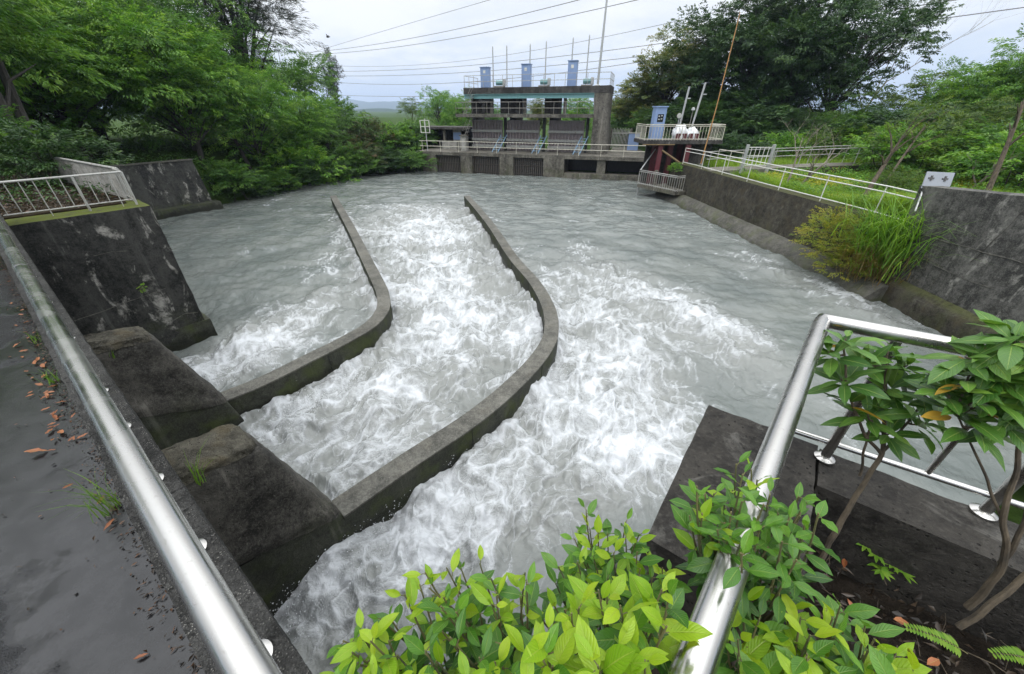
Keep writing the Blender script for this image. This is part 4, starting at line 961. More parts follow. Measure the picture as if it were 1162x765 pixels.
def norm(v): return v / (np.linalg.norm(v, axis=-1, keepdims=True) + 1e-9)
def spray_template(r, n, L, droop, spread):
    t = np.sort(r.uniform(.08, 1.0, n)); side = np.where(np.arange(n) % 2 == 0, 1, -1)
    lat = side * r.uniform(0, 1, n) ** .8 * spread * L * (1.05 - t) * np.minimum(1, t * 4)
    pos = np.stack([t * L * .9 + r.normal(0, .02, n) * L, lat, -droop * L * (t ** 2 + (lat / L) ** 2) + r.normal(0, .05, n) * L], -1)
    ang = side * r.uniform(.15, 1.1, n); d = np.stack([np.cos(ang), np.sin(ang), -r.uniform(.0, .75, n) - droop * t * .6], -1)
    nn = np.stack([r.normal(0, .38, n), r.normal(0, .38, n), np.ones(n)], -1)
    return pos, norm(d), norm(nn), t
def leaves_mesh(name, b, d, n, L, w, tint, fold=.18, curl=.15):
    s = norm(np.cross(d, n)); n = norm(np.cross(s, d)); L = L[:, None]; w = w[:, None]
    m1 = b + d * L * .45
    V = np.stack([b, m1 + s * w * .5 + n * w * fold, b + d * L - n * L * curl, m1 - s * w * .5 + n * w * fold], 1).reshape(-1, 3)
    k = np.arange(len(b))[:, None] * 4
    T = np.concatenate([k + [0, 1, 2], k + [0, 2, 3]], 1).reshape(-1, 3)
    return np_mesh(name, V, None, T, {'tint': np.repeat(tint, 4)})
def make_crown(name, seed, lobes, per_lobe, n_leaf, spray_len, leaf, droop=.25, spread=.45, shell=.5, up=.15, jitter=.35, flat=False, wob=.22):
    r = np.random.default_rng(seed)
    temps = [spray_template(r, n_leaf, 1.0, droop, spread) for _ in range(6)]
    O, Fd = [], []
    for (cx, cy, cz, rx, ry, rz) in lobes:
        k = max(4, int(per_lobe * (rx * ry * rz) ** .5 / 2.2))
        u = norm(r.normal(0, 1, (k, 3))); u[:, 2] = np.where(u[:, 2] < -.45, -u[:, 2], u[:, 2])
        rad = r.uniform(0, 1, k) ** .5 * (1 - shell) + shell
        O.append(np.array([cx, cy, cz]) + u * rad[:, None] * np.array([rx, ry, rz]))
        f = u * np.array([1, 1, .55 if not flat else .12]) + np.array([0, 0, up]) + r.normal(0, jitter, (k, 3)) * np.array([1, 1, .6]); Fd.append(norm(f))
    O = np.concatenate(O); Fd = np.concatenate(Fd); Ns = len(O)
    sc = spray_len * r.uniform(.7, 1.3, Ns); base = r.uniform(.05, .8, Ns); var = r.integers(0, 6, Ns)
    up_ = norm(np.array([[0, 0, 1.0]]) + r.normal(0, wob, (Ns, 3))); sd = norm(np.cross(up_, Fd)); un = norm(np.cross(Fd, sd))
    bs, ds, ns, ts = [], [], [], []
    for v in range(6):
        i = np.where(var == v)[0]; p, d, n, t = temps[v]
        tr = lambda a: a[None, :, 0:1] * Fd[i][:, None] + a[None, :, 1:2] * sd[i][:, None] + a[None, :, 2:3] * un[i][:, None]
        wd = tr(d); wd[..., 2] -= .25 * droop; 
        bs.append((O[i][:, None] + tr(p) * sc[i][:, None, None]).reshape(-1, 3)); ds.append(norm(wd).reshape(-1, 3)); ns.append(tr(n).reshape(-1, 3))
        ts.append(np.clip(base[i][:, None] + r.normal(0, .14, (len(i), len(t))) + .22 * (t[None] - .5), 0, 1).ravel())
    b = np.concatenate(bs); d = np.concatenate(ds); n = np.concatenate(ns); ti = np.concatenate(ts); N = len(b)
    L = leaf[0] * r.uniform(.65, 1.3, N); w = leaf[1] * r.uniform(.7, 1.25, N)
    return leaves_mesh(name, b, d, n, L, w, ti)
def rand_lobes(seed, n, R_, H, zc, size, flatz=.75, lean=(0, 0), power=.6):
    r = np.random.default_rng(seed); out = []
    for i in range(n):
        u = norm(r.normal(0, 1, 3)); k = r.uniform(.15, 1) ** power; z = u[2] * H * k
        s = size * r.uniform(.65, 1.25) * (1 - .25 * max(0, z / H))
        out.append((u[0] * R_ * k + lean[0] * (z / H + 1), u[1] * R_ * k + lean[1] * (z / H + 1), zc + z, s, s, s * flatz))
    return out
def make_trunk(seed, lobes, h, r0, lean=(0, 0), stems=1, per=1):
    r = random.Random(seed); ms = []; mb = MB()
    for s_ in range(stems):
        ox, oy = (r.uniform(-.5, .5), r.uniform(-.5, .5)) if stems > 1 else (0, 0)
        top = Vector((lean[0] + ox * 3, lean[1] + oy * 3, h * .72)); pts = []
        for k in range(9):
            t = k / 8; pts.append(Vector((ox, oy, -.4)).lerp(top, t) + Vector((math.sin(t * 4 + seed) * .12, math.cos(t * 3 + seed) * .12, 0)) * h * .12 * t)
        m = MB(); m.tube(pts, [r0 * (1.15 - .85 * k / 8) * (1 if stems == 1 else .7) for k in range(9)], 8); ms.append(m.mesh('trunk', True))
        if s_ == 0: main = pts
    for (x, y, z, sx, sy, sz) in lobes[::per]:
        k = min(7, max(2, int(8 * (z * .55) / (h * .72)))); a = main[k]; e = Vector((x, y, z)); mid = a.lerp(e, .5) + Vector((r.uniform(-.3, .3), r.uniform(-.3, .3), .1 * h * .3))
        mb.tube([a, a.lerp(mid, .5), mid, mid.lerp(e, .6), e + (e - mid) * .2], [r0 * .34, r0 * .27, r0 * .2, r0 * .13, r0 * .05], 6, False)
    return ms, mb.mesh('limbs', True)

PROTO = {}
def proto(key, seed, h, lobes, crown_args, leafmat, r0=.2, lean=(0, 0), stems=1, barkm='bark', per=1):
    tm, lm = make_trunk(seed, lobes, h, r0, lean, stems, per); [q.materials.append(M[barkm]) for q in tm]; lm.materials.append(M[barkm])
    cm = make_crown('crown', seed, lobes, **crown_args); cm.materials.append(M[leafmat])
    PROTO[key] = (tm, lm, cm, h)
A_ = dict(per_lobe=44, n_leaf=46, spray_len=1.25, leaf=(.20, .062), droop=.38, spread=.5)
proto('fresh1', 101, 10, rand_lobes(101, 26, 4.4, 3.6, 6.2, 1.55), A_, 'leaf_fresh', .24, stems=2)
proto('fresh2', 102, 10, rand_lobes(102, 24, 4.2, 3.9, 5.8, 1.6), A_, 'leaf_fresh', .22, stems=2)
proto('mid1', 103, 10, rand_lobes(103, 26, 4.5, 3.8, 6.0, 1.6), A_, 'leaf_mid', .24, stems=2)
D_ = dict(per_lobe=64, n_leaf=44, spray_len=1.05, leaf=(.19, .085), droop=.2, spread=.5)
proto('dark1', 104, 12, rand_lobes(104, 30, 4.8, 5.0, 7.0, 1.7), D_, 'leaf_dark', .30)
proto('dark2', 105, 12, rand_lobes(105, 26, 4.4, 4.6, 7.0, 1.6, lean=(1.2, 0)), D_, 'leaf_dark', .28, lean=(1.2, 0))
proto('olive', 106, 12, rand_lobes(106, 28, 3.6, 5.2, 6.8, 1.35), D_, 'leaf_olive', .24)
proto('needle', 107, 16, rand_lobes(107, 26, 2.6, 5.6, 10.2, 1.2, .9), dict(per_lobe=34, n_leaf=60, spray_len=1.5, leaf=(.34, .016), droop=.25, spread=.55, up=.35, shell=.2), 'leaf_needle', .26)
proto('feather', 108, 6, [(x, y, z, s, s, s * .28) for x, y, z, s in [(0, 0, 4.3, 1.2), (1.3, .3, 3.9, 1.1), (-1.2, .5, 4.0, 1.1), (.3, -1.3, 3.7, 1.0), (-.5, 1.3, 4.6, 1.0), (.9, 1.0, 5.1, .9), (-.9, -.9, 5.0, .9), (.1, .1, 5.7, .8), (1.8, -.8, 4.5, .8), (-1.9, -.3, 3.3, .8)]],
      dict(per_lobe=120, n_leaf=44, spray_len=.75, leaf=(.12, .048), droop=.22, spread=.6, flat=True, shell=.15, up=.0), 'leaf_feather', .10, barkm='bark_brown')
proto('bush_tree', 109, 6, rand_lobes(109, 18, 2.6, 2.4, 3.4, 1.15), dict(per_lobe=60, n_leaf=46, spray_len=.9, leaf=(.17, .06), droop=.3, spread=.5), 'leaf_mid', .13, stems=3)
proto('lush', 110, 8, rand_lobes(110, 26, 3.2, 3.2, 4.6, 1.3), dict(per_lobe=54, n_leaf=46, spray_len=.95, leaf=(.17, .058), droop=.3, spread=.55), 'leaf_fresh', .18, stems=2)
S_ = dict(per_lobe=95, n_leaf=40, spray_len=.75, leaf=(.16, .055), droop=.3, spread=.5, up=.35)
sl_ = [(0, 0, 1.1, 1.1, 1.1, 1.0), (1.1, .2, .8, .9, .9, .8), (-1.0, .3, .85, .95, .9, .8), (.2, -.9, .7, .9, .8, .7), (-.3, .9, 1.2, .8, .8, .8), (.5, .4, 1.7, .7, .7, .6)]
proto('shrub1', 111, 2, sl_, S_, 'leaf_mid', .05, stems=3)
proto('shrub2', 112, 2, [(y, -x, z, a, b, c) for x, y, z, a, b, c in sl_], S_, 'leaf_fresh', .05, stems=3)
proto('shrub3', 113, 2, sl_, S_, 'leaf_dark', .05, stems=3)
proto('shrub4', 114, 2, [(-x, y, z, a, b, c) for x, y, z, a, b, c in sl_], S_, 'leaf_rust', .05, stems=3)
proto('shrub5', 115, 2, sl_, dict(S_, leaf=(.11, .04), per_lobe=110), 'leaf_feather', .04, stems=3)
def plant_to(px, Y, top, key, label, cat='tree', z=None, **k):
    b = at_depth(px, 180, Y); z = float(ground_z(b.x, Y)) if z is None else z
    return plant(key, b.x, Y, (at_depth(px, top, Y).z - z) / 1.1, label, cat, z=z, **k)
def plant(key, x, y, h, label, cat='tree', name=None, rot=None, wide=1.0, z=None, group=None, sink=0.0):
    tm, lm, cm, h0 = PROTO[key]; z = float(ground_z(x, y)) if z is None else z
    t = thing(name or ('tree' if cat == 'tree' else 'shrub'), label, cat, (x, y, z - sink), group)
    for n, me in [('trunk', q) for q in tm] + [('limbs', lm), ('crown', cm)]:
        o = bpy.data.objects.new(n if cat == 'tree' else {'trunk': 'stem', 'limbs': 'twigs', 'crown': 'foliage'}[n], me); COL.objects.link(o); o.parent = t
    s = h / h0; t.scale = (s * wide, s * wide, s); t.rotation_euler.z = random.uniform(0, 6.28) if rot is None else rot
    return t
random.seed(21)
GL = 'trees on the left bank'
plant('fresh1', -21.6, 18.4, 11.5, 'big bright green tree with dark leaning stems behind the pale fence', group=GL, wide=1.0, z=3.78)
plant('mid1', -27.5, 23.5, 12.5, 'tall green tree deep behind the leaning stems, at the top left', group=GL)
plant('fresh2', -22.9, 30.0, 9.8, 'bright green tree drooping over the end of the stained bank wall', group=GL, z=2.2, wide=1.05)
plant('fresh1', -20.4, 33.4, 7.6, 'fresh green tree hanging low over the water past the stained wall', group=GL, z=1.2, wide=1.1)
plant('mid1', -26.5, 35.5, 12.0, 'tall mid green tree rising under the wispy grey tree', group=GL)
plant('fresh2', -19.0, 38.6, 6.8, 'rounded green tree at the far bend of the left bank', group=GL, z=1.0, wide=1.1)
plant('mid1', -18.4, 42.6, 4.6, 'low broad green tree on the left bank nearest the hills', group=GL, z=1.2)
plant('dark1', -33, 30, 13.5, 'dark evergreen tree deep behind the left bank trees', group=GL)
plant('dark2', -31, 41, 12.5, 'dark leaning evergreen behind the wispy grey tree', group=GL)
plant('fresh1', -30.5, 15.5, 12.0, 'bright green tree at the left edge, behind the leaning stems', group=GL)
plant('mid1', -22.5, 8.0, 12.5, 'tall green roadside tree left of the fence', group=GL)
plant('needle', -23.5, 41.0, 17.5, 'tall wispy grey green tree with fine needles against the sky', group=GL, wide=1.25)
plant('lush', -27.2, 27.6, 9.5, 'dense fresh green tree right behind the coping of the stained bank wall', group=GL, wide=1.25)
plant('lush', -31.5, 32.0, 9.5, 'dense green tree in the second row behind the stained bank wall', group=GL, wide=1.3)
plant('mid1', -36.5, 33.0, 10.5, 'broad green tree far back between the leaning stems', group=GL, wide=1.3)
plant('lush', -24.2, 31.0, 8.5, 'dense green tree between the bank wall and the wispy tree', group=GL, z=2.6, wide=1.2)
plant('lush', -24.5, 37.5, 9.0, 'dense green tree filling the bank below the wispy tree', group=GL, z=2.6, wide=1.2)
plant('lush', -31, 26.5, 7.5, 'lush green tree right of the leaning stems, above the hoarding', group=GL, wide=1.3)
plant('lush', -41, 40.0, 12.0, 'far green tree closing the gap at the upper left', group=GL, wide=1.4)
plant('needle', -22.0, 56, 9.5, 'small dark spire tree on the skyline left of the hills', group=GL, wide=.55)
plant('bush_tree', -24.5, 50, 8.5, 'bushy tree on the left skyline below the wispy tree', group=GL)
GS = 'shrubs along the left waterline'
for i, (x, y, h, k, lab) in enumerate([
    (-20.4, 28.9, 1.9, 'shrub1', 'dark green shrub at the end of the stained wall, touching the water'),
    (-19.6, 31.0, 2.0, 'shrub3', 'dark shrub dipping into the water beside the stained wall'),
    (-18.9, 32.8, 2.2, 'shrub1', 'leafy shrub whose twigs reach out over the water'),
    (-18.6, 35.6, 2.9, 'shrub2', 'bright shrub under the low hanging tree on the left bank'),
    (-17.6, 38.2, 2.9, 'shrub2', 'bright yellowish shrub at the waterline below the far bend'),
    (-16.2, 40.6, 2.2, 'shrub1', 'mid green shrub at the waterline past the far bend'),
    (-14.9, 42.4, 2.2, 'shrub4', 'shrub with brown and green leaves left of the weir'),
    (-13.2, 43.8, 2.0, 'shrub3', 'dark shrub above the shaded bank left of the weir'),
    (-11.4, 44.6, 2.0, 'shrub3', 'dark shrub next to the first weir pier, in deep shade'),
    (-9.9, 45.2, 1.9, 'shrub1', 'green shrub spilling over the left end of the weir deck'),
    (-15.4, 45.5, 2.3, 'shrub4', 'tall shrub with reddish dry leaves behind the waterline'),
    (-12.6, 46.8, 2.3, 'shrub2', 'bright green shrub left of the open-fronted shed'),
    (-18.5, 45.6, 2.8, 'shrub1', 'leafy shrub behind the far bend of the left bank'),
    (-10.6, 48.6, 2.2, 'shrub1', 'green shrub just left of the shed column')]):
    plant(k, x, y, h, lab, 'shrub', group=GS, wide=1.15)
for i, (x, y, h, lab) in enumerate([(-10.3, 44.0, 1.5, 'dark hanging bush against the first weir pier, just over the water'), (-12.1, 43.4, 1.6, 'dark hanging bush over the water, second from the weir'), (-13.9, 42.5, 1.6, 'dark hanging bush over the water below the rusty leaved shrub'),
                              (-15.5, 40.9, 1.6, 'dark hanging bush over the water at the far bend'), (-17.0, 38.4, 1.5, 'dark hanging bush under the bright far bend shrub'), (-18.2, 35.2, 1.5, 'dark hanging bush under the low hanging tree'), (-19.0, 32.3, 1.3, 'dark hanging bush over the water near the stained wall'), (-19.7, 29.7, 1.1, 'small dark hanging bush at the stained wall end')]):
    plant('shrub3' if i % 3 else 'shrub1', x, y, h, lab, 'shrub', group='hanging bushes on the left waterline', wide=1.5, z=.25)
GB = 'bushes behind the weir'
for i, (px, Y, h, k, lab) in enumerate([
    (405, 62, 128, 'bush_tree', 'round green bush on the skyline at the left of the hills'),
    (432, 70, 141, 'lush', 'bright green bush directly under the distant hills'),
    (455, 60, 143, 'lush', 'bright low bush beneath the far white roof'),
    (478, 58, 136, 'bush_tree', 'green bush above the shed roof, left end'),
    (505, 66, 92, 'lush', 'tall bright green tree left of the gate tower'),
    (528, 62, 94, 'fresh2', 'green tree touching the left side of the gate tower'),
    (473, 80, 106, 'feather', 'pale thin leaved tree on the skyline left of the bright tree'),
    (560, 66, 112, 'mid1', 'green tree behind the left bay of the gate tower'),
    (610, 66, 104, 'olive', 'olive tree seen through the middle of the gate tower'),
    (655, 66, 100, 'lush', 'bright tree seen through the right bay of the gate tower')]):
    plant_to(px, Y, h, k, lab, 'tree', z=1.6, group=GB, wide=1.3 if h > 120 else 1.0)
GR = 'trees on the right bank'
for i, (px, Y, h, k, wd, lab) in enumerate([
    (702, 55, 98, 'olive', .9, 'olive green tree just right of the gate tower'),
    (745, 50, 15, 'olive', 1.2, 'tall olive tree with pale flowering tips behind the blue cabinet'),
    (792, 47, 12, 'dark1', 1.1, 'dark tree behind the white posts of the platform'),
    (838, 44, -50, 'dark2', 1.1, 'tall dark tree right of the orange rod'),
    (875, 41, -80, 'dark1', .95, 'tallest dark tree, its crown cut by the top edge'),
    (915, 40, -60, 'dark2', 1.0, 'dark tree whose branches reach right into the open sky'),
    (760, 44, 108, 'dark2', 1.2, 'low dark tree in the shade behind the platform deck'),
    (820, 39, 112, 'shrub3', 1.2, 'low dark tree behind the orange rod base'),
    (880, 36, 112, 'dark2', 1.2, 'low dark tree behind the white footpath gate'),
    (935, 36, 108, 'bush_tree', 1.0, 'mid green tree below the bare skyline tree'),
    (975, 34, 118, 'lush', 1.0, 'fresh green tree at the foot of the bare skyline tree'),
    (1015, 34, 70, 'feather', 1.1, 'layered yellow green tree against the sky on the right'),
    (1010, 30, 128, 'shrub3', 1.25, 'low dark tree behind the leaning staked sapling'),
    (1060, 31, 50, 'lush', 1.0, 'full green tree with a rounded top on the right skyline'),
    (1070, 27, 128, 'shrub3', 1.25, 'low dark tree behind the sign board'),
    (1105, 29, 28, 'lush', 1.05, 'tall fresh green tree near the right edge'),
    (1140, 26, 108, 'dark1', 1.15, 'dark tree at the right edge behind the staked saplings'),
    (1150, 27, -2, 'lush', 1.1, 'tallest fresh green tree cut by the right edge'),
    (1090, 24.5, 100, 'feather', .8, 'thin layered tree above the right end of the footpath')]):
    plant_to(px, Y, h, k, lab, 'tree', z=2.4 if Y > 30 else 2.9, group=GR, wide=wd * (1.35 if h > 60 else 1.0))
for px, Y, tp, k, wd, lab in [(700, 60, 104, 'lush', 1.3, 'fresh green tree close behind the right end of the gate tower'), (722, 53, 72, 'olive', 1.4, 'broad olive tree above the white picket gate'), (735, 47, 118, 'bush_tree', 1.3, 'low green tree above the pale blue utility box'),
                             (770, 48, 88, 'dark2', 1.4, 'broad dark tree just behind the blue cabinet on the platform'), (712, 51, 138, 'shrub3', 1.5, 'dark shrub behind the white picket gate'), (805, 42, 100, 'dark1', 1.5, 'broad dark tree behind the right platform post'), (850, 38, 118, 'dark2', 1.5, 'low broad dark tree behind the gate posts')]:
    plant_to(px, Y, tp, k, lab, 'tree', z=2.3, group=GR, wide=wd)
for a_, n_, h_, k_, lab in [(19, 1.4, 1.3, 'shrub3', 'dark low shrub on the abutment behind the pale hoarding'), (24, .6, 1.6, 'shrub1', 'green shrub at the foot of the leaning stems'), (22, -1.5, 1.5, 'shrub3', 'dark shrub at the left edge behind the white fence')]:
    v = B(a_, n_, 3.8); plant(k_, v.x, v.y, h_, lab, 'shrub', z=3.8, wide=1.2)
GU = 'weedy shrubs along the footpath'
for i, (px, Y, h, k, lab) in enumerate([
    (812, 33, 1.7, 'shrub3', 'dark low shrub behind the platform corner'), (845, 31.5, 1.6, 'shrub3', 'dark low shrub right behind the white gate'), (885, 31, 1.7, 'shrub2', 'green low shrub behind the bare sapling branches'),
    (925, 30.5, 1.9, 'shrub5', 'pale green low shrub past the far railing'), (955, 29.8, 1.9, 'shrub2', 'bright green shrub below the fresh green tree'), (990, 29, 2.0, 'shrub5', 'yellow green shrub behind the leaning sapling'),
    (1020, 24, 2.1, 'shrub2', 'fresh weedy shrub where the footpath railing vanishes'), (1050, 23, 2.2, 'shrub5', 'pale weedy shrub right above the sign board'), (1085, 22.5, 1.9, 'shrub2', 'green weedy shrub right of the sign board'),
    (1115, 22, 2.2, 'shrub1', 'leafy shrub between the sign board and the staked saplings'), (1145, 21, 2.2, 'shrub5', 'pale green shrub at the right edge behind the stakes'), (1165, 18.5, 2.0, 'shrub2', 'green shrub cut by the right edge'),
    (1035, 18.5, 1.1, 'shrub5', 'small pale weed clump beyond the sign board')]):
    b = at_depth(px, 185, Y); plant(k, b.x, Y, h, lab, 'shrub', group=GU, wide=1.25, sink=.1)
t = plant('shrub2', 11.75, 29.6, .5, 'small bright shrub growing from the wall beside the maroon legs', 'shrub', z=1.9)

# bare and dead trees
def bare_tree(name, label, base, height, seed, mat, r0, lean=(0, 0), levels=4, spread=.55, group=None, fine=1.0):
    r = random.Random(seed); t = thing(name, label, 'tree', base, group); m = MB(); m2 = MB(); base = Vector(base)
    def grow(p, d, L, rad, lev):
        mb = m if lev == 0 else m2; pts = [p]; rs = [rad]; n = 4
        for k in range(n):
            d = (d + Vector((r.uniform(-.16, .16), r.uniform(-.16, .16), r.uniform(-.05, .14)))).normalized(); pts.append(pts[-1] + d * L / n); rs.append(rad * (1 - .42 * (k + 1) / n))
        mb.tube(pts, rs, 7 if lev < 2 else 4, lev == 0)
        if lev < levels:
            for q in range(3 if lev else 4):
                i = r.choice([2, 3, 4, 4]); ax = Vector((r.uniform(-1, 1), r.uniform(-1, 1), r.uniform(-.2, .5))).normalized()
                grow(pts[i], (d + ax * spread * 1.5).normalized(), L * r.uniform(.55, .8), rs[i] * .62, lev + 1)
    grow(base - Vector((0, 0, .2)), Vector((lean[0], lean[1], 1)).normalized(), height * .42, r0, 0)
    m.build('trunk', mat, t, smooth=True); m2.build('branches', mat, t, smooth=True); return t
def gz(px, py, Y):
    b = at_depth(px, py, Y); return (b.x, Y, float(ground_z(b.x, Y)))
bare_tree('bare_tree', 'leafless pale sapling with many spreading branches by the footpath, left stem', gz(893, 205, 21.5), 4.0, 5, M['bark_pale'], .07, (.1, 0), 3)
bare_tree('bare_tree', 'leafless pale sapling by the footpath, the right stem bending right', gz(908, 205, 21), 3.8, 9, M['bark_pale'], .075, (.28, 0), 3)
bare_tree('bare_tree', 'tall thin leafless tree pale against the sky above the right bank', gz(950, 180, 46), 14, 14, M['bark_pale'], .12, (.35, 0), 5, .5)
bare_tree('bare_tree', 'forked bare sapling with short stubs behind the staked saplings', gz(1112, 190, 18.5), 3.2, 22, M['bark_pale'], .07, (.05, 0), 2)
bare_tree('bare_tree', 'thin leafless tree on the left skyline beside the spire tree', gz(372, 150, 58), 9, 24, M['bark'], .09, (.1, 0), 4)
def staked(label, base, top, r0, seed, crown=None):
    t = thing('staked_sapling', label, 'tree', base, 'leaning staked saplings'); b = Vector(base); e = Vector(top); m = MB(); r = random.Random(seed)
    pts = [b.lerp(e, k / 6) + Vector((0, 0, math.sin(k / 6 * 3.1) * .18)) for k in range(7)]; pts[0].z -= .2
    m.tube(pts, [r0 * (1 - .11 * k) for k in range(7)], 8); m.build('trunk', M['bark_brown'], t, smooth=True)
    for sg in (-1, 1):
        m = MB(); f = b.lerp(e, .22); m.tube([b + Vector((sg * .4, .3, -.15)), f + Vector((0, 0, .05)) - Vector((sg * .06, 0, 0))], .035, 6); m.build('stake', M['dark'], t)
    m = MB()
    for k in range(6):
        p = pts[3 + k % 4]; q = p + Vector((r.uniform(-.8, .8), r.uniform(-.6, .6), r.uniform(.3, 1.1))); m.tube([p, p.lerp(q, .5) + Vector((0, 0, .1)), q], [r0 * .4, r0 * .28, r0 * .12], 5)
    m.build('branches', M['bark_brown'], t, smooth=True)
    if crown:
        cm = make_crown('crown', seed, [(e.x + dx, e.y + dy, e.z + dz, s, s, s * .3) for dx, dy, dz, s in crown], per_lobe=90, n_leaf=40, spray_len=.5, leaf=(.09, .034), droop=.2, spread=.6, flat=True, shell=.1)
        link('crown', cm, M['leaf_feather'], t)
b = gz(985, 210, 16.2); e = at_depth(1028, 150, 17.5)
staked('leaning staked sapling with a thin yellow green crown by the footpath', b, e, .10, 51, [(0, 0, .2, .7), (.6, .2, .5, .6), (-.5, .1, -.1, .6), (.2, -.3, .9, .6), (.9, 0, .9, .5)])
b = gz(1008, 196, 19.5); e = at_depth(1052, 140, 21)
staked('thinner leaning sapling just behind the leaning staked sapling', b, e, .07, 52, [(0, 0, .2, .6), (.6, .2, .5, .6), (-.4, .1, .5, .5)])
b = gz(1126, 216, 12.8); e = at_depth(1166, 105, 14)
staked('bent bare sapling held by two dark stakes at the right edge', b, e, .09, 53, None)

# meadow grass, weeds, flowers
def blades(name, P_, H, Wd, seed, mat, parent=None, bend=.5, kind=None, tint=None, lean=None):
    r = np.random.default_rng(seed); n = len(P_); th = r.uniform(0, 2 * np.pi, n); out = np.stack([np.cos(th), np.sin(th), 0 * th], -1)
    if lean is not None: out = norm(out + lean)
    s = np.stack([-out[:, 1], out[:, 0], 0 * th], -1); bd = r.uniform(.3, 1.2, n) * bend; V = []
    lev = [0, .35, .7, 1.0]
    for t in lev:
        c = P_ + np.array([0, 0, 1.0]) * (H * t * (1 - .35 * bd * t * t))[:, None] + out * (H * bd * t * t * .8)[:, None]
        w = Wd * (1 - t * .97) * (1 if t else .75)
        V += [c - s * w[:, None] * .5, c + s * w[:, None] * .5]
    V = np.stack(V, 1).reshape(-1, 3); k = np.arange(n)[:, None] * 8
    Q = np.concatenate([k + [2 * i, 2 * i + 1, 2 * i + 3, 2 * i + 2] for i in range(3)], 1).reshape(-1, 4)
    ti = np.clip(r.uniform(.1, .9, n) if tint is None else tint, 0, 1)
    o = link(name, np_mesh(name, V, Q, None, {'tint': np.repeat(ti, 8)}), mat, parent)
    if kind: o['kind'] = kind
    return o
r_ = np.random.default_rng(61)
def meadow():
    n = 120000; Y = 9.2 + 16.4 * r_.uniform(0, 1, n) ** 1.15; X = 13.4 + 18 * r_.uniform(0, 1, n) ** 1.25
    k = (X > 13.55) & (Y < 25.4 - .07 * (X - 14)) & ((Y > 13.2) | (X > 14.4)); X, Y = X[k], Y[k]
    Z = ground_z(X, Y) - .05; pat = fbm(P4, X * .45, Y * .45, 3); dry = fbm(P5, X * .7 + 3, Y * .7, 3)
    H = (.42 + .34 * pat + .14 * r_.uniform(-1, 1, len(X))).clip(.14, .95) * np.where(Y > 20, .8, 1) * (1 + .75 * np.exp(-np.maximum(X - 13.6, 0) / 1.2))
    o = blades('grass', np.stack([X, Y, Z], -1), H, .014 + .012 * r_.uniform(0, 1, len(X)), 62, M['grass'], None, .7, 'stuff', .45 + .5 * pat + .35 * dry + r_.normal(0, .15, len(X)))
    n = 60000; X = r_.uniform(14, 40, n); Y = r_.uniform(25.2, 34, n); k = (Y > 27.0 - .07 * (X - 14)) & (X > 14.5); X, Y = X[k], Y[k]
    o = blades('grass', np.stack([X, Y, ground_z(X, Y) - .05], -1), r_.uniform(.35, .95, len(X)), .02 + .016 * r_.uniform(0, 1, len(X)), 63, M['grass'], None, .7, 'stuff', r_.uniform(.0, .9, len(X)))
    # low yellow flowering cover in drifts
    n = 26000; X = r_.uniform(14.2, 26, n); Y = r_.uniform(12.5, 24.8, n); k = (fbm(P2, X * .33 + 9, Y * .33, 3) > .02) & (Y > 17 - .35 * (X - 14)); X, Y = X[k], Y[k]
    Z = ground_z(X, Y) + r_.uniform(.15, .42, len(X)); b = np.stack([X, Y, Z], -1); d = norm(r_.normal(0, 1, (len(X), 3)) * [1, 1, .3]); nn = norm(r_.normal(0, .3, (len(X), 3)) + [0, 0, 1])
    o = link('flowers', leaves_mesh('flowers', b, d, nn, .09 * r_.uniform(.6, 1.3, len(X)), .06 * r_.uniform(.6, 1.2, len(X)), r_.uniform(0, 1, len(X))), M['flower']); o['kind'] = 'stuff'
    # broad leaved weeds between the grass
    n = 42000; X = 13.6 + 16 * r_.uniform(0, 1, n) ** 1.2; Y = r_.uniform(10.5, 25, n); k = (fbm(P6, X * .5, Y * .5, 3) > -.08) & (Y < 25.2 - .07 * (X - 14)); X, Y = X[k], Y[k]
    Z = ground_z(X, Y) + r_.uniform(.02, .55, len(X)); b = np.stack([X, Y, Z], -1); d = norm(r_.normal(0, 1, (len(X), 3)) * [1, 1, .4]); nn = norm(r_.normal(0, .45, (len(X), 3)) + [0, 0, 1])
    o = link('weeds', leaves_mesh('weeds', b, d, nn, .13 * r_.uniform(.6, 1.4, len(X)), .055 * r_.uniform(.6, 1.2, len(X)), r_.uniform(0, .8, len(X))), M['leaf_fresh']); o['kind'] = 'stuff'
    # scrub under the left trees
    n = 30000; X = r_.uniform(-34, -14, n); Y = r_.uniform(9, 50, n); d0_ = pdist(X, Y, BASIN); k = (~inside(X, Y, BASIN)) & (fbm(P6, X * .4, Y * .4, 3) > -.05) & ((X * .6 + Y * .797) > 4); X, Y = X[k], Y[k]
    Z = ground_z(X, Y) + r_.uniform(.0, .5, len(X)); b = np.stack([X, Y, Z], -1); d = norm(r_.normal(0, 1, (len(X), 3)) * [1, 1, .4]); nn = norm(r_.normal(0, .45, (len(X), 3)) + [0, 0, 1])
    o = link('undergrowth', leaves_mesh('undergrowth', b, d, nn, .2 * r_.uniform(.6, 1.4, len(X)), .08 * r_.uniform(.6, 1.2, len(X)), r_.uniform(0, .7, len(X))), M['leaf_mid']); o['kind'] = 'stuff'
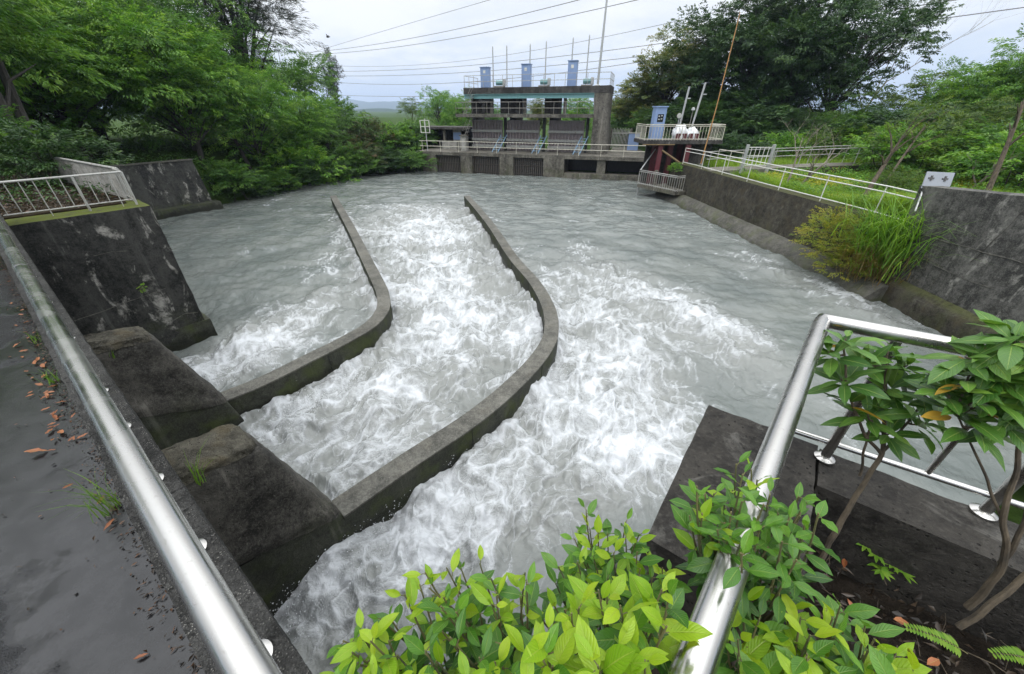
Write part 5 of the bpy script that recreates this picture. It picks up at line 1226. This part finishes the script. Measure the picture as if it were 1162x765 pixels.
def litter_leaves():
    n = 5000; a = r_.uniform(13.5, 34, n); q = r_.uniform(-.4, 2.0, n); b = np.stack([-.797 * a + .605 * q, .605 * a + .797 * q, 3.84 + r_.uniform(0, .05, n)], -1)
    d = norm(r_.normal(0, 1, (n, 3)) * [1, 1, .3]); nn = norm(r_.normal(0, .4, (n, 3)) + [0, 0, 1])
    o = link('leaf_litter', leaves_mesh('leaf_litter', b, d, nn, r_.uniform(.05, .13, n), r_.uniform(.02, .05, n), r_.uniform(0, 1, n)), leaf_mat('brown_leaf_litter', (.010, .008, .005), (.026, .018, .010), (.085, .045, .02), trans=.1)); o['kind'] = 'stuff'
def plateau_weeds():
    n = 9000; a = r_.uniform(14.2, 34, n); q = r_.uniform(-2.5, 2.05, n); k = fbm(P4, a * .8, q * .8, 3) > -.10; a, q = a[k], q[k]; n = len(a); b = np.stack([-.797 * a + .605 * q, .605 * a + .797 * q, 3.84 + r_.uniform(0, .30, n)], -1)
    d = norm(r_.normal(0, 1, (n, 3)) * [1, 1, .5]); nn = norm(r_.normal(0, .45, (n, 3)) + [0, 0, 1])
    o = link('weeds', leaves_mesh('weeds', b, d, nn, r_.uniform(.06, .16, n), r_.uniform(.03, .06, n), r_.uniform(0, .8, n)), M['leaf_dark']); o['kind'] = 'stuff'
plateau_weeds()
litter_leaves()
meadow()

# reed clump and golden shrub on the right channel wall
def reeds():
    t = thing('reed_clump', 'tall clump of arching bright green reeds beside the big battered wall', 'reeds', (13.0, 12.9, 1))
    n = 620; c = np.stack([r_.normal(13.0, .34, n), r_.normal(12.95, .5, n), r_.uniform(.7, 2.1, n)], -1)
    blades('green_blades', c, r_.uniform(1.1, 2.3, n), r_.uniform(.03, .06, n), 71, M['reed'], t, 1.35, None, None, np.array([-.25, -.15, 0]))
    n = 430; c = np.stack([r_.normal(12.65, .32, n), r_.normal(12.9, .5, n), r_.uniform(.4, 1.35, n)], -1)
    blades('dry_blades', c, r_.uniform(.5, 1.25, n), r_.uniform(.018, .034, n), 72, M['reed_dry'], t, 1.5, None, None, np.array([-.6, -.5, 0]))
    m = MB()
    for k in range(14): x, y = random.gauss(13.0, .2), random.gauss(13.0, .3); m.tube([(x, y, .4), (x - .1, y - .1, 1.2), (x - .15, y - .15, 2.0)], [.02, .016, .008], 5)
    m.build('stalks', M['reed_dry'], t)
    t = thing('shrub', 'golden green shrub on the channel wall left of the reed clump', 'shrub', (12.7, 14.2, .8))
    lob = [(12.4, 14.7, 1.35, .75, .8, .65), (12.4, 14.0, .95, .75, .75, .6), (12.4, 13.4, .7, .7, .65, .5), (12.7, 15.3, 1.65, .55, .65, .55), (12.85, 14.2, 1.75, .6, .65, .5)]
    M['leaf_gold'] = leaf_mat('golden_green_leaves', (.12, .20, .02), (.26, .30, .03), (.38, .31, .05), trans=.45)
    link('foliage', make_crown('foliage', 73, lob, per_lobe=260, n_leaf=44, spray_len=.5, leaf=(.085, .026), droop=.2, spread=.5, up=.5), M['leaf_gold'], t)
    m = MB()
    for lx, ly, lz, *_ in lob: m.tube([(12.95, 14.1, .7), (lx * .5 + 6.45, ly * .5 + 7.05, lz * .5 + .45), (lx, ly, lz)], [.035, .025, .01], 5)
    m.build('stems', M['bark_brown'], t)
reeds()
# ------------------------------------------------------------------ near plants
M['bush_leaf'] = leaf_mat('glossy_shrub_leaves', (.024, .085, .011), (.062, .175, .017), (.14, .31, .026), trans=.38, rough=.30, vein=True, gloss=.5)
M['bush_young'] = leaf_mat('young_lime_shrub_leaves', (.12, .27, .012), (.24, .41, .018), (.40, .53, .03), trans=.45, rough=.34, vein=True, gloss=.45)
M['bush_old'] = leaf_mat('deep_green_sapling_leaves', (.034, .105, .016), (.080, .190, .024), (.19, .33, .04), trans=.3, rough=.36, vein=True, gloss=.45)
M['leaf_yellow'] = leaf_mat('yellowed_leaf', (.42, .26, .03), (.50, .30, .04), (.36, .20, .05), trans=.35, rough=.45, vein=True)
M['leaf_fallen'] = leaf_mat('fallen_orange_leaf', (.16, .05, .022), (.26, .085, .035), (.34, .13, .055), trans=.1, rough=.4, vein=True)
M['twig_green'] = bark('green_twig', (.06, .07, .025), (.15, .13, .05))
def near_leaves(b, d, n, L, w, tint, r, cup=.22, curl=.35, wave=.0):
    """long pointed leaves with a folded midrib, a curved spine and two rows of blade on either side"""
    rows = np.array([0, .07, .2, .36, .52, .68, .83, .94, 1.0]); prof = np.array([.05, .30, .74, .98, 1.0, .82, .48, .16, .0]); cols = np.array([-1, -.5, 0, .5, 1.0])
    N = len(b); s = norm(np.cross(d, n)); n = norm(np.cross(s, d)); cv = curl * r.uniform(.2, 1.4, N); ph = r.uniform(0, 6.28, N); cu = cup * r.uniform(.4, 1.5, N); tw = r.normal(0, .18, N)
    V = np.zeros((N, len(rows), 5, 3)); UV = np.zeros((N, len(rows), 5, 3))
    for i, t in enumerate(rows):
        a = cv * t; cen = b + d * (L * (t - .18 * cv * cv * t ** 3))[:, None] - n * (L * .5 * cv * t * t)[:, None]
        nn = norm(n + d * (cv * t)[:, None]); ss = norm(s + nn * (tw * t)[:, None])
        for j, c in enumerate(cols):
            hw = w * .5 * prof[i] * c
            V[:, i, j] = cen + ss * hw[:, None] + nn * (np.abs(hw) * cu + wave * w * prof[i] * abs(c) * np.sin(t * 14 + ph + c * 2))[:, None]
            UV[:, i, j] = (c, t, 0)
    nR = len(rows); base = np.arange(N)[:, None] * nR * 5; Q = []
    for i in range(nR - 1):
        for j in range(4): Q.append(base + [i * 5 + j, i * 5 + j + 1, (i + 1) * 5 + j + 1, (i + 1) * 5 + j])
    return V.reshape(-1, 3), np.stack(Q, 1).reshape(-1, 4), UV.reshape(-1, 3), np.repeat(tint, nR * 5)
def leaf_object(name, data, r, mat, parent, **k):
    b, d, n, L, w, t = [np.array(x, float) for x in zip(*data)]
    V, Q, UV, T = near_leaves(b, norm(d), norm(n), L, w, t, r, **k)
    return link(name, np_mesh(name, V, Q, None, {'tint': T, 'luv': UV}, True), mat, parent)
def bez(a, b, c, t): return a * (1 - t) ** 2 + b * 2 * t * (1 - t) + c * t * t
def bush(label, root, tips, seed, lscale=1.0, young=.5, wave=.03, hubs=4, group=None, nleaf=(7, 11)):
    r = np.random.default_rng(seed); root = Vector(root); t_ = thing('shrub', label, 'shrub', root, group)
    T = [at_optical(px, py, Z) for px, py, Z in tips]
    # hubs: main stems end below clusters of tips
    C = [T[i] for i in r.choice(len(T), hubs, replace=False)]
    for _ in range(6):
        own = [min(range(hubs), key=lambda h: (p - C[h]).length) for p in T]
        C = [sum((p for p, o in zip(T, own) if o == h), Vector()) / max(1, own.count(h)) if own.count(h) else C[h] for h in range(hubs)]
    hub = [c.lerp(root, .32) + Vector((0, 0, -.08)) for c in C]
    st = MB(); tw = MB(); old = []; yng = []
    for h in range(hubs):
        mid = root.lerp(hub[h], .5) + Vector((float(r.normal(0, .04)), float(r.normal(0, .04)), .06)); st.tube([bez(root, mid, hub[h], k / 8) for k in range(9)], [.013 - .0008 * k for k in range(9)], 7)
    for p, o in zip(T, own):
        h = hub[o]; mid = h.lerp(p, .55) + Vector((float(r.normal(0, .025)), float(r.normal(0, .025)), -.05)); L = (p - h).length
        tw.tube([bez(h, mid, p, k / 10) for k in range(11)], [.0052 - .00034 * k for k in range(11)], 5)
        n = int(r.integers(*nleaf)); az = r.uniform(0, 6.28); isy = r.uniform() < young
        for k in range(n):
            t = 1 - (k / n) ** 1.25 * .62 - .012; q = bez(h, mid, p, t); ax = (bez(h, mid, p, min(1, t + .05)) - bez(h, mid, p, t - .05)).normalized(); az += 2.4 + float(r.normal(0, .25))
            u = ax.orthogonal().normalized(); v = ax.cross(u); rad = u * math.cos(az) + v * math.sin(az); f = k / n
            d = (ax * (.72 - .85 * f) + rad * (.85 + .3 * f) + Vector((0, 0, .16 - .5 * f))).normalized(); d = (d + Vector(r.normal(0, .24, 3))).normalized()
            nn = (Vector((0, 0, 1)) + ax * .35 + Vector(r.normal(0, .34, 3))).normalized()
            ln = lscale * (.038 + .045 * min(1, (k + 1) / 3.2)) * float(r.uniform(.65, 1.25)); wd = ln * float(r.uniform(.36, .48))
            pet = q + d * .012; tw.tube([q, q.lerp(pet, .6) + Vector((0, 0, .002)), pet], .0011, 4, False)
            (yng if isy and k < 5 else old).append((pet, d, nn, ln, wd, float(np.clip((.75 - .75 * f) + r.normal(0, .15), 0, 1))))
    st.build('stems', M['bark_brown'], t_, smooth=True); tw.build('twigs', M['twig_green'], t_, smooth=True)
    leaf_object('leaves', old, r, M['bush_leaf'], t_, wave=wave)
    if yng: leaf_object('young_leaves', yng, r, M['bush_young'], t_, wave=wave)
    return t_
rt = random.Random(91)
def region(poly, n, Zf):
    xs = [p[0] for p in poly]; ys = [p[1] for p in poly]; out = []
    while len(out) < n:
        x, y = rt.uniform(min(xs), max(xs)), rt.uniform(min(ys), max(ys)); c = False
        for i in range(len(poly)):
            (x1, y1), (x2, y2) = poly[i], poly[(i + 1) % len(poly)]
            if (y1 > y) != (y2 > y) and x < (x2 - x1) * (y - y1) / (y2 - y1) + x1: c = not c
        if c and all((x - o[0]) ** 2 + (y - o[1]) ** 2 > 90 for o in out): out.append((x, y, Zf(x, y)))
    return out
GBU = 'bright shrubs in the foreground'
bush('bright green shrub at bottom left, its twigs reaching over the foaming water', B(-.05, .42, 3.6),
     region([(352, 765), (385, 705), (430, 690), (470, 640), (520, 610), (560, 625), (600, 645), (600, 770), (480, 800), (360, 800)], 54, lambda x, y: .98 - .0016 * (y - 620) + rt.uniform(-.05, .05)), 81, .80, .5, .03, 4, GBU)
bush('lush lime green shrub in the middle foreground left of the shiny handrail', B(-.10, .72, 3.62),
     region([(600, 700), (625, 625), (650, 580), (700, 572), (745, 600), (765, 640), (745, 690), (700, 700)], 34, lambda x, y: 1.38 - .0030 * (y - 570) + rt.uniform(-.05, .05)), 82, .86, .45, .03, 3, GBU)
bush('big leaved lime shrub nearest the camera at the bottom centre', B(-.12, .40, 3.62),
     region([(590, 790), (600, 700), (680, 665), (760, 660), (790, 690), (775, 790)], 25, lambda x, y: .78 - .0012 * (y - 660) + rt.uniform(-.04, .04)), 83, .98, .75, .02, 3, GBU)
bush('wavy leaved green shrub leaning across the shiny handrail', B(-.42, 1.0, 3.62),
     region([(775, 600), (790, 545), (835, 520), (880, 545), (920, 560), (940, 600), (925, 635), (880, 640), (820, 625)], 38, lambda x, y: .85 + (600 - y) * .0012 + rt.uniform(-.06, .06)), 84, .74, .15, .09, 3, GBU)
bush('lime tipped shrub at bottom right of the shiny handrail, over the dark soil', B(-.62, .62, 3.62),
     region([(815, 790), (812, 690), (850, 650), (900, 650), (950, 680), (990, 700), (1040, 750), (1050, 790)], 38, lambda x, y: .95 - .0012 * (y - 650) + rt.uniform(-.05, .05)), 85, .98, .45, .05, 4, GBU)

def sapling(label, stems, whorls, seed, lsz, group):
    """stems: lists of (px, py, optical depth, radius); whorls: (px, py, Z)"""
    r = np.random.default_rng(seed); root = at_optical(*stems[0][0][:3]); t_ = thing('sapling', label, 'sapling', root, group); m = MB(); ends = []
    for s_ in stems:
        P_ = catmull([at_optical(x, y, Z) for x, y, Z, _ in s_], .03); n = len(P_); rr0, rr1 = s_[0][3], s_[-1][3]
        P_ = [p + Vector((math.sin(i * .9) * .002, math.cos(i * 1.3) * .002, 0)) for i, p in enumerate(P_)]
        m.tube(P_, [rr0 + (rr1 - rr0) * i / (n - 1) for i in range(n)], 8); ends += P_[n // 2:]
    tw = m; lv = []; yl = []
    for (px, py, Z) in whorls:
        p = at_optical(px, py, Z); e = min(ends, key=lambda q: (q - p).length + max(0, (q.z - p.z)) * 2); mid = e.lerp(p, .5) + Vector((0, 0, -.02)); tw.tube([bez(e, mid, p, k / 6) for k in range(7)], [.0055 - .0004 * k for k in range(7)], 6)
        ax = ((p - e).normalized() + Vector((0, 0, .8))).normalized(); az = r.uniform(0, 6.28); n = int(r.integers(9, 13))
        for k in range(n):
            az += 2.4; u = ax.orthogonal().normalized(); v = ax.cross(u); rad = u * math.cos(az) + v * math.sin(az); f = k / n
            d = (ax * (.55 - .5 * f) + rad + Vector((0, 0, .12 - .25 * f))).normalized(); nn = (ax + Vector((0, 0, .6)) + Vector(r.normal(0, .18, 3))).normalized()
            L = lsz * (.55 + .55 * min(1, k / 3)) * float(r.uniform(.8, 1.2)); q = p - ax * .05 * f
            rec = (q + d * .012, d, nn, L, L * float(r.uniform(.30, .38)), float(np.clip(r.normal(.62 - .5 * f, .18), 0, 1)))
            (yl if k == n - 1 and r.uniform() < .22 else lv).append(rec)
    leaf_object('leaves', lv, r, M['bush_old'], t_, wave=.03, cup=.15, curl=.5)
    m.build('stem', M['bark_brown'], t_, smooth=True)
    if yl: leaf_object('yellow_leaves', yl, r, M['leaf_yellow'], t_, wave=.03)
sapling('broad leaved dark green sapling with one stem in front of the railing corner',
        [[(928, 640, 2.02, .015), (950, 600, 1.93, .0125), (976, 555, 1.85, .011), (1000, 515, 1.78, .010), (1004, 470, 1.72, .008), (1006, 415, 1.68, .006)],
         [(1000, 515, 1.78, .008), (980, 490, 1.72, .006), (962, 440, 1.68, .005), (958, 395, 1.66, .004)], [(1000, 515, 1.78, .007), (1030, 480, 1.72, .006), (1050, 450, 1.68, .004)], [(976, 540, 1.85, .006), (983, 500, 1.74, .005), (990, 478, 1.7, .004)]],
        [(960, 384, 1.66), (1008, 398, 1.68), (955, 430, 1.68), (985, 470, 1.68), (1020, 452, 1.68), (1048, 440, 1.66), (1052, 480, 1.7), (1010, 492, 1.7), (978, 412, 1.7), (1030, 415, 1.68), (940, 400, 1.68), (968, 452, 1.7), (1002, 440, 1.7), (1068, 455, 1.64)], 86, .125, 'saplings at the railing')
sapling('broad leaved green sapling with several bare stems at the right edge',
        [[(1088, 712, 1.62, .013), (1120, 690, 1.56, .012), (1162, 655, 1.50, .011), (1200, 625, 1.45, .010)], [(1098, 690, 1.66, .014), (1130, 655, 1.58, .012), (1142, 620, 1.52, .010), (1138, 585, 1.48, .009), (1152, 540, 1.44, .008), (1160, 470, 1.40, .006), (1162, 400, 1.36, .005)],
         [(1136, 640, 1.56, .010), (1160, 600, 1.48, .008), (1175, 520, 1.42, .007), (1172, 430, 1.36, .005)], [(1140, 600, 1.5, .006), (1118, 540, 1.48, .005), (1100, 500, 1.46, .004), (1085, 470, 1.45, .003)]],
        [(1120, 402, 1.36), (1150, 385, 1.32), (1158, 425, 1.34), (1100, 425, 1.40), (1090, 462, 1.44), (1128, 450, 1.38), (1165, 460, 1.34), (1180, 400, 1.30), (1112, 482, 1.42), (1150, 372, 1.38), (1195, 450, 1.3), (1095, 405, 1.40), (1135, 425, 1.36), (1075, 440, 1.44), (1140, 478, 1.38), (1172, 440, 1.32), (1110, 450, 1.40)], 87, .125, 'saplings at the railing')

def on_soil(px, py, z=3.60): return at_level(px, py, z)
# small palmate seedling
def seedling():
    b = on_soil(1000, 648, 3.60); t = thing('seedling', 'small star leaved bright seedling sprouting from the dark soil at the kerb', 'seedling', b); r = np.random.default_rng(88); m = MB(); lv = []
    for k in range(13):
        p = b + Vector((r.uniform(-.10, .10), r.uniform(-.08, .08), r.uniform(.04, .15))); m.tube([b, b.lerp(p, .5) + Vector((0, 0, .02)), p], .0018, 5)
        a0 = r.uniform(0, 6.28)
        for j in range(6): a = a0 + (j - 2.5) * .62; lv.append((p, (math.cos(a), math.sin(a), .1), (r.normal(0, .15), r.normal(0, .15), 1), *[.062 * r.uniform(.8, 1.1), .018], r.uniform(.3, .9)))
    m.build('stems', M['twig_green'], t); leaf_object('leaves', lv, r, M['reed'], t)
seedling()
def fern(label, b, tipv, seed, n=15):
    r = np.random.default_rng(seed); t = thing('fern', label, 'fern', b, 'ferns on the soil'); b = Vector(b); e = Vector(tipv); mid = b.lerp(e, .5) + Vector((0, 0, .05)); m = MB(); m.tube([bez(b, mid, e, k / 10) for k in range(11)], [.0022 - .00015 * k for k in range(11)], 5); lv = []
    ax = (e - b).normalized(); sd = ax.cross(Vector((0, 0, 1))).normalized()
    for k in range(1, n + 1):
        f = .12 + .86 * k / n; p = bez(b, mid, e, f)
        for sg in (1, -1): lv.append((p, sd * sg + ax * .35 + Vector((0, 0, .05)), (r.normal(0, .1), r.normal(0, .1), 1), .050 * (1.05 - .75 * f) + .006, .013, r.uniform(.4, 1)))
    m.build('stem', M['twig_green'], t); leaf_object('leaflets', lv, r, M['reed'], t, curl=.15)
fern('green fern frond lying across the dark soil at bottom right', at_level(1098, 742, 3.66), at_level(1028, 712, 3.68), 89, 17)
fern('fern frond at the bottom right corner with paired leaflets', at_level(1175, 752, 3.66), at_level(1126, 742, 3.70), 90, 13)
# dry twigs and straw on the soil
def straw():
    r = np.random.default_rng(92); m = MB()
    for k in range(330):
        a, n = r.uniform(-3.5, -.45), r.uniform(.2, 2.08); b = B(a, n, 3.57 + r.uniform(0, .06)); th = r.uniform(0, 6.28); L = r.uniform(.05, .26)
        d = Vector((math.cos(th), math.sin(th), r.uniform(-.1, .18))) * L; m.tube([b, b + d * .5 + Vector((0, 0, r.uniform(0, .03))), b + d], r.uniform(.0008, .0028), 4, False)
    o = m.build('litter_twigs', M['bark_brown']); o['kind'] = 'stuff'
straw()
def clods():
    r = np.random.default_rng(93); V = []; T = []
    b = np.array([B(r.uniform(-3.6, -.3), r.uniform(.1, 2.1), 3.55 + r.uniform(0, .05))[:] for _ in range(3200)])
    d = norm(r.normal(0, 1, b.shape) * [1, 1, .35]); n = norm(r.normal(0, .6, b.shape) + [0, 0, 1])
    o = link('leaf_mould', leaves_mesh('leaf_mould', b, d, n, r.uniform(.02, .075, len(b)), r.uniform(.008, .03, len(b)), r.uniform(0, 1, len(b))), leaf_mat('rotting_leaf_mould', (.010, .008, .006), (.022, .016, .011), (.055, .036, .022), trans=.05)); o['kind'] = 'stuff'
clods()
# grass tufts
def tuft(label, b, n, h, seed, lean=(0, 0), mat='reed', wd=.006, spread=.03):
    r = np.random.default_rng(seed); t = thing('grass_tuft', label, 'grass', b); b = np.array(b); P_ = b + r.normal(0, spread, (n, 3)) * [1, 1, 0]
    blades('blades', P_, h * r.uniform(.5, 1.1, n), wd * r.uniform(.7, 1.3, n), seed, M[mat], t, .9, None, None, np.array([*lean, 0]))
    m = MB(); m.tube([Vector(b) - Vector((0, 0, .01)), Vector(b) + Vector((0, 0, .015))], [spread * .8, spread * .4], 7); m.build('crown', M['bark_brown'], t)
gp_ = at_level(101, 520, 3.85)
tuft('grass tuft with long yellowing blades at the foot of the parapet on the wet road', B(2.62, -.30, 3.85), 34, .34, 94, (-.55, -.5))
tuft('small grass tuft farther along the foot of the parapet, amid fallen leaves', B(4.55, -.30, 3.85), 22, .2, 95, (-.3, -.2))
tuft('tiny grass tuft at the parapet foot beyond the other road tufts', B(5.6, -.30, 3.85), 16, .18, 96, (-.3, -.2))
tuft('long bladed grass tuft growing from the side of the nearest bridge pier', B(4.10, .12, 1.95 + .55), 14, .50, 97, (.75, .6), 'reed', .011, .02)
tuft('small green sprig on the dark side of the farther bridge pier', B(8.2, .15, 2.35), 10, .2, 98, (.5, .4), 'reed', .012, .02)
def sprig():
    b = B(12.70, 1.35, 1.95); t = thing('sprig', 'little green plant growing from a crack in the black abutment', 'plant', b); r = np.random.default_rng(99); lv = []; m = MB()
    for k in range(14): p = b + Vector((r.uniform(0, .14), r.uniform(-.12, .08), r.uniform(-.08, .12))); m.tube([b, p], .003, 4); lv.append((p, r.normal(0, 1, 3) + [.6, -.5, 0], r.normal(0, .4, 3) + [0, 0, 1], .09, .05, r.uniform(.4, 1)))
    m.build('stems', M['twig_green'], t); leaf_object('leaves', lv, r, M['reed'], t)
sprig()
# fallen leaves: each its own object
rl = random.Random(17); FL = []
def fallen_mesh(seed):
    r = np.random.default_rng(seed); V, Q, UV, T = near_leaves(np.array([[-.05, 0, .004]]), np.array([[1., 0, 0]]), np.array([[0, 0, 1.]]), np.array([.10]), np.array([.040 if seed % 2 else .03]), np.array([r.uniform(0, 1)]), r, cup=.35, curl=-.12 * (seed % 3), wave=.12)
    me = np_mesh('fallen_leaf', V, Q, None, {'tint': T, 'luv': UV}, True); me.materials.append(M['leaf_fallen']); return me
FM = [fallen_mesh(s) for s in range(200, 207)]
for k in range(66):
    a = rl.choice([rl.uniform(2.0, 9.5), rl.uniform(3.6, 7.0), rl.uniform(3.4, 5.2)]); n = -.285 - abs(rl.gauss(0, .10 if a > 3 else .05)); s = rl.uniform(.3, .8)
    if k == 0: a, n, s = 1.33, -.62, .35
    if k == 1: a, n, s = 3.55, -.50, 1.1
    if k == 2: a, n, s = 1.62, -.40, .5
    o = bpy.data.objects.new('fallen_leaf', FM[k % 7]); COL.objects.link(o); o.location = B(a, n, 3.857 + rl.uniform(0, .012)); o.scale = (s, s, s); o.rotation_euler = (rl.uniform(-.35, .35), rl.uniform(-.3, .3), rl.uniform(0, 6.28))
    tag(o, 'small orange leaf lying alone on the wet road, nearest the camera' if k == 0 else 'orange brown fallen leaf on the wet road along the foot of the parapet', 'leaf', 'fallen leaves on the road')
for k, (px, py) in enumerate([(968, 690), (1022, 705), (958, 640), (1058, 752)]):
    o = bpy.data.objects.new('fallen_leaf', FM[k]); COL.objects.link(o); o.location = at_level(px, py, 3.64); o.scale = (.8, .8, .8); o.rotation_euler = (rl.uniform(-.3, .3), rl.uniform(-.3, .3), rl.uniform(0, 6.28)); tag(o, 'brown fallen leaf on the dark soil behind the kerb', 'leaf', 'fallen leaves on the soil')
# grit, bark chips and leaf crumbs washed against the foot of the parapet
def grit():
    r = np.random.default_rng(303); n = 1500; a = r.uniform(.6, 10, n); q = -.255 - np.abs(r.normal(0, .05, n)) - (r.uniform(0, 1, n) > .85) * r.uniform(0, 1.2, n)
    b = np.stack([-.797 * a + .605 * q, .605 * a + .797 * q, 3.856 + r.uniform(0, .006, n)], -1); d = norm(r.normal(0, 1, (n, 3)) * [1, 1, .25]); nn = norm(r.normal(0, .4, (n, 3)) + [0, 0, 1])
    o = link('grit', leaves_mesh('grit', b, d, nn, r.uniform(.006, .035, n), r.uniform(.004, .014, n), r.uniform(0, 1, n)), leaf_mat('wet_leaf_crumbs', (.010, .008, .006), (.03, .02, .012), (.11, .05, .022), trans=.05)); o['kind'] = 'stuff'
grit()
# ------------------------------------------------------------------ moist air: pales and blues the far hills
hz0 = MB().box((-5200, -5200, -8), (5200, 5200, 165)).build('haze', None)
hm = bpy.data.materials.new('moist_air'); hm.use_nodes = True; nt = hm.node_tree; nt.nodes.clear()
vo_ = nd(nt, 'VolumePrincipled', {'Color': (.62, .76, 1.0, 1), 'Density': .00026, 'Anisotropy': .2}); out = nd(nt, 'OutputMaterial'); nt.links.new(vo_.outputs[0], out.inputs['Volume'])
hz0.data.materials.append(hm); hz0['kind'] = 'stuff'
# droplets thrown up where the stream strikes the walls and pier noses
def spray():
    r = np.random.default_rng(404); V = []; T = []; pts = []
    spots = [at_level(x, y, .15) for x, y in [(345, 470), (352, 462), (330, 478), (400, 432), (407, 614), (380, 640), (350, 665), (330, 690), (440, 590), (245, 425), (520, 545), (590, 390), (560, 350), (640, 420), (615, 470)]]
    for c in spots:
        for k in range(150): pts.append((c.x + r.normal(0, .22), c.y + r.normal(0, .22), .10 + abs(r.normal(0, .16))))
    p = np.array(pts); n = len(p); s = r.uniform(.003, .011, n)[:, None]
    o4 = np.array([[1, 1, 1], [1, -1, -1], [-1, 1, -1], [-1, -1, 1]]) * .8
    V = (p[:, None] + o4[None] * s[:, None]).reshape(-1, 3); k = np.arange(n)[:, None] * 4; T = np.concatenate([k + [0, 1, 2], k + [0, 3, 1], k + [0, 2, 3], k + [1, 3, 2]], 1).reshape(-1, 3)
    m, nt, bs, out = new_mat('white_spray'); setb(nt, bs, Base_Color=(.62, .64, .66), Roughness=.4)
    o = link('spray', np_mesh('spray', V, None, T), m); o['kind'] = 'stuff'
spray()
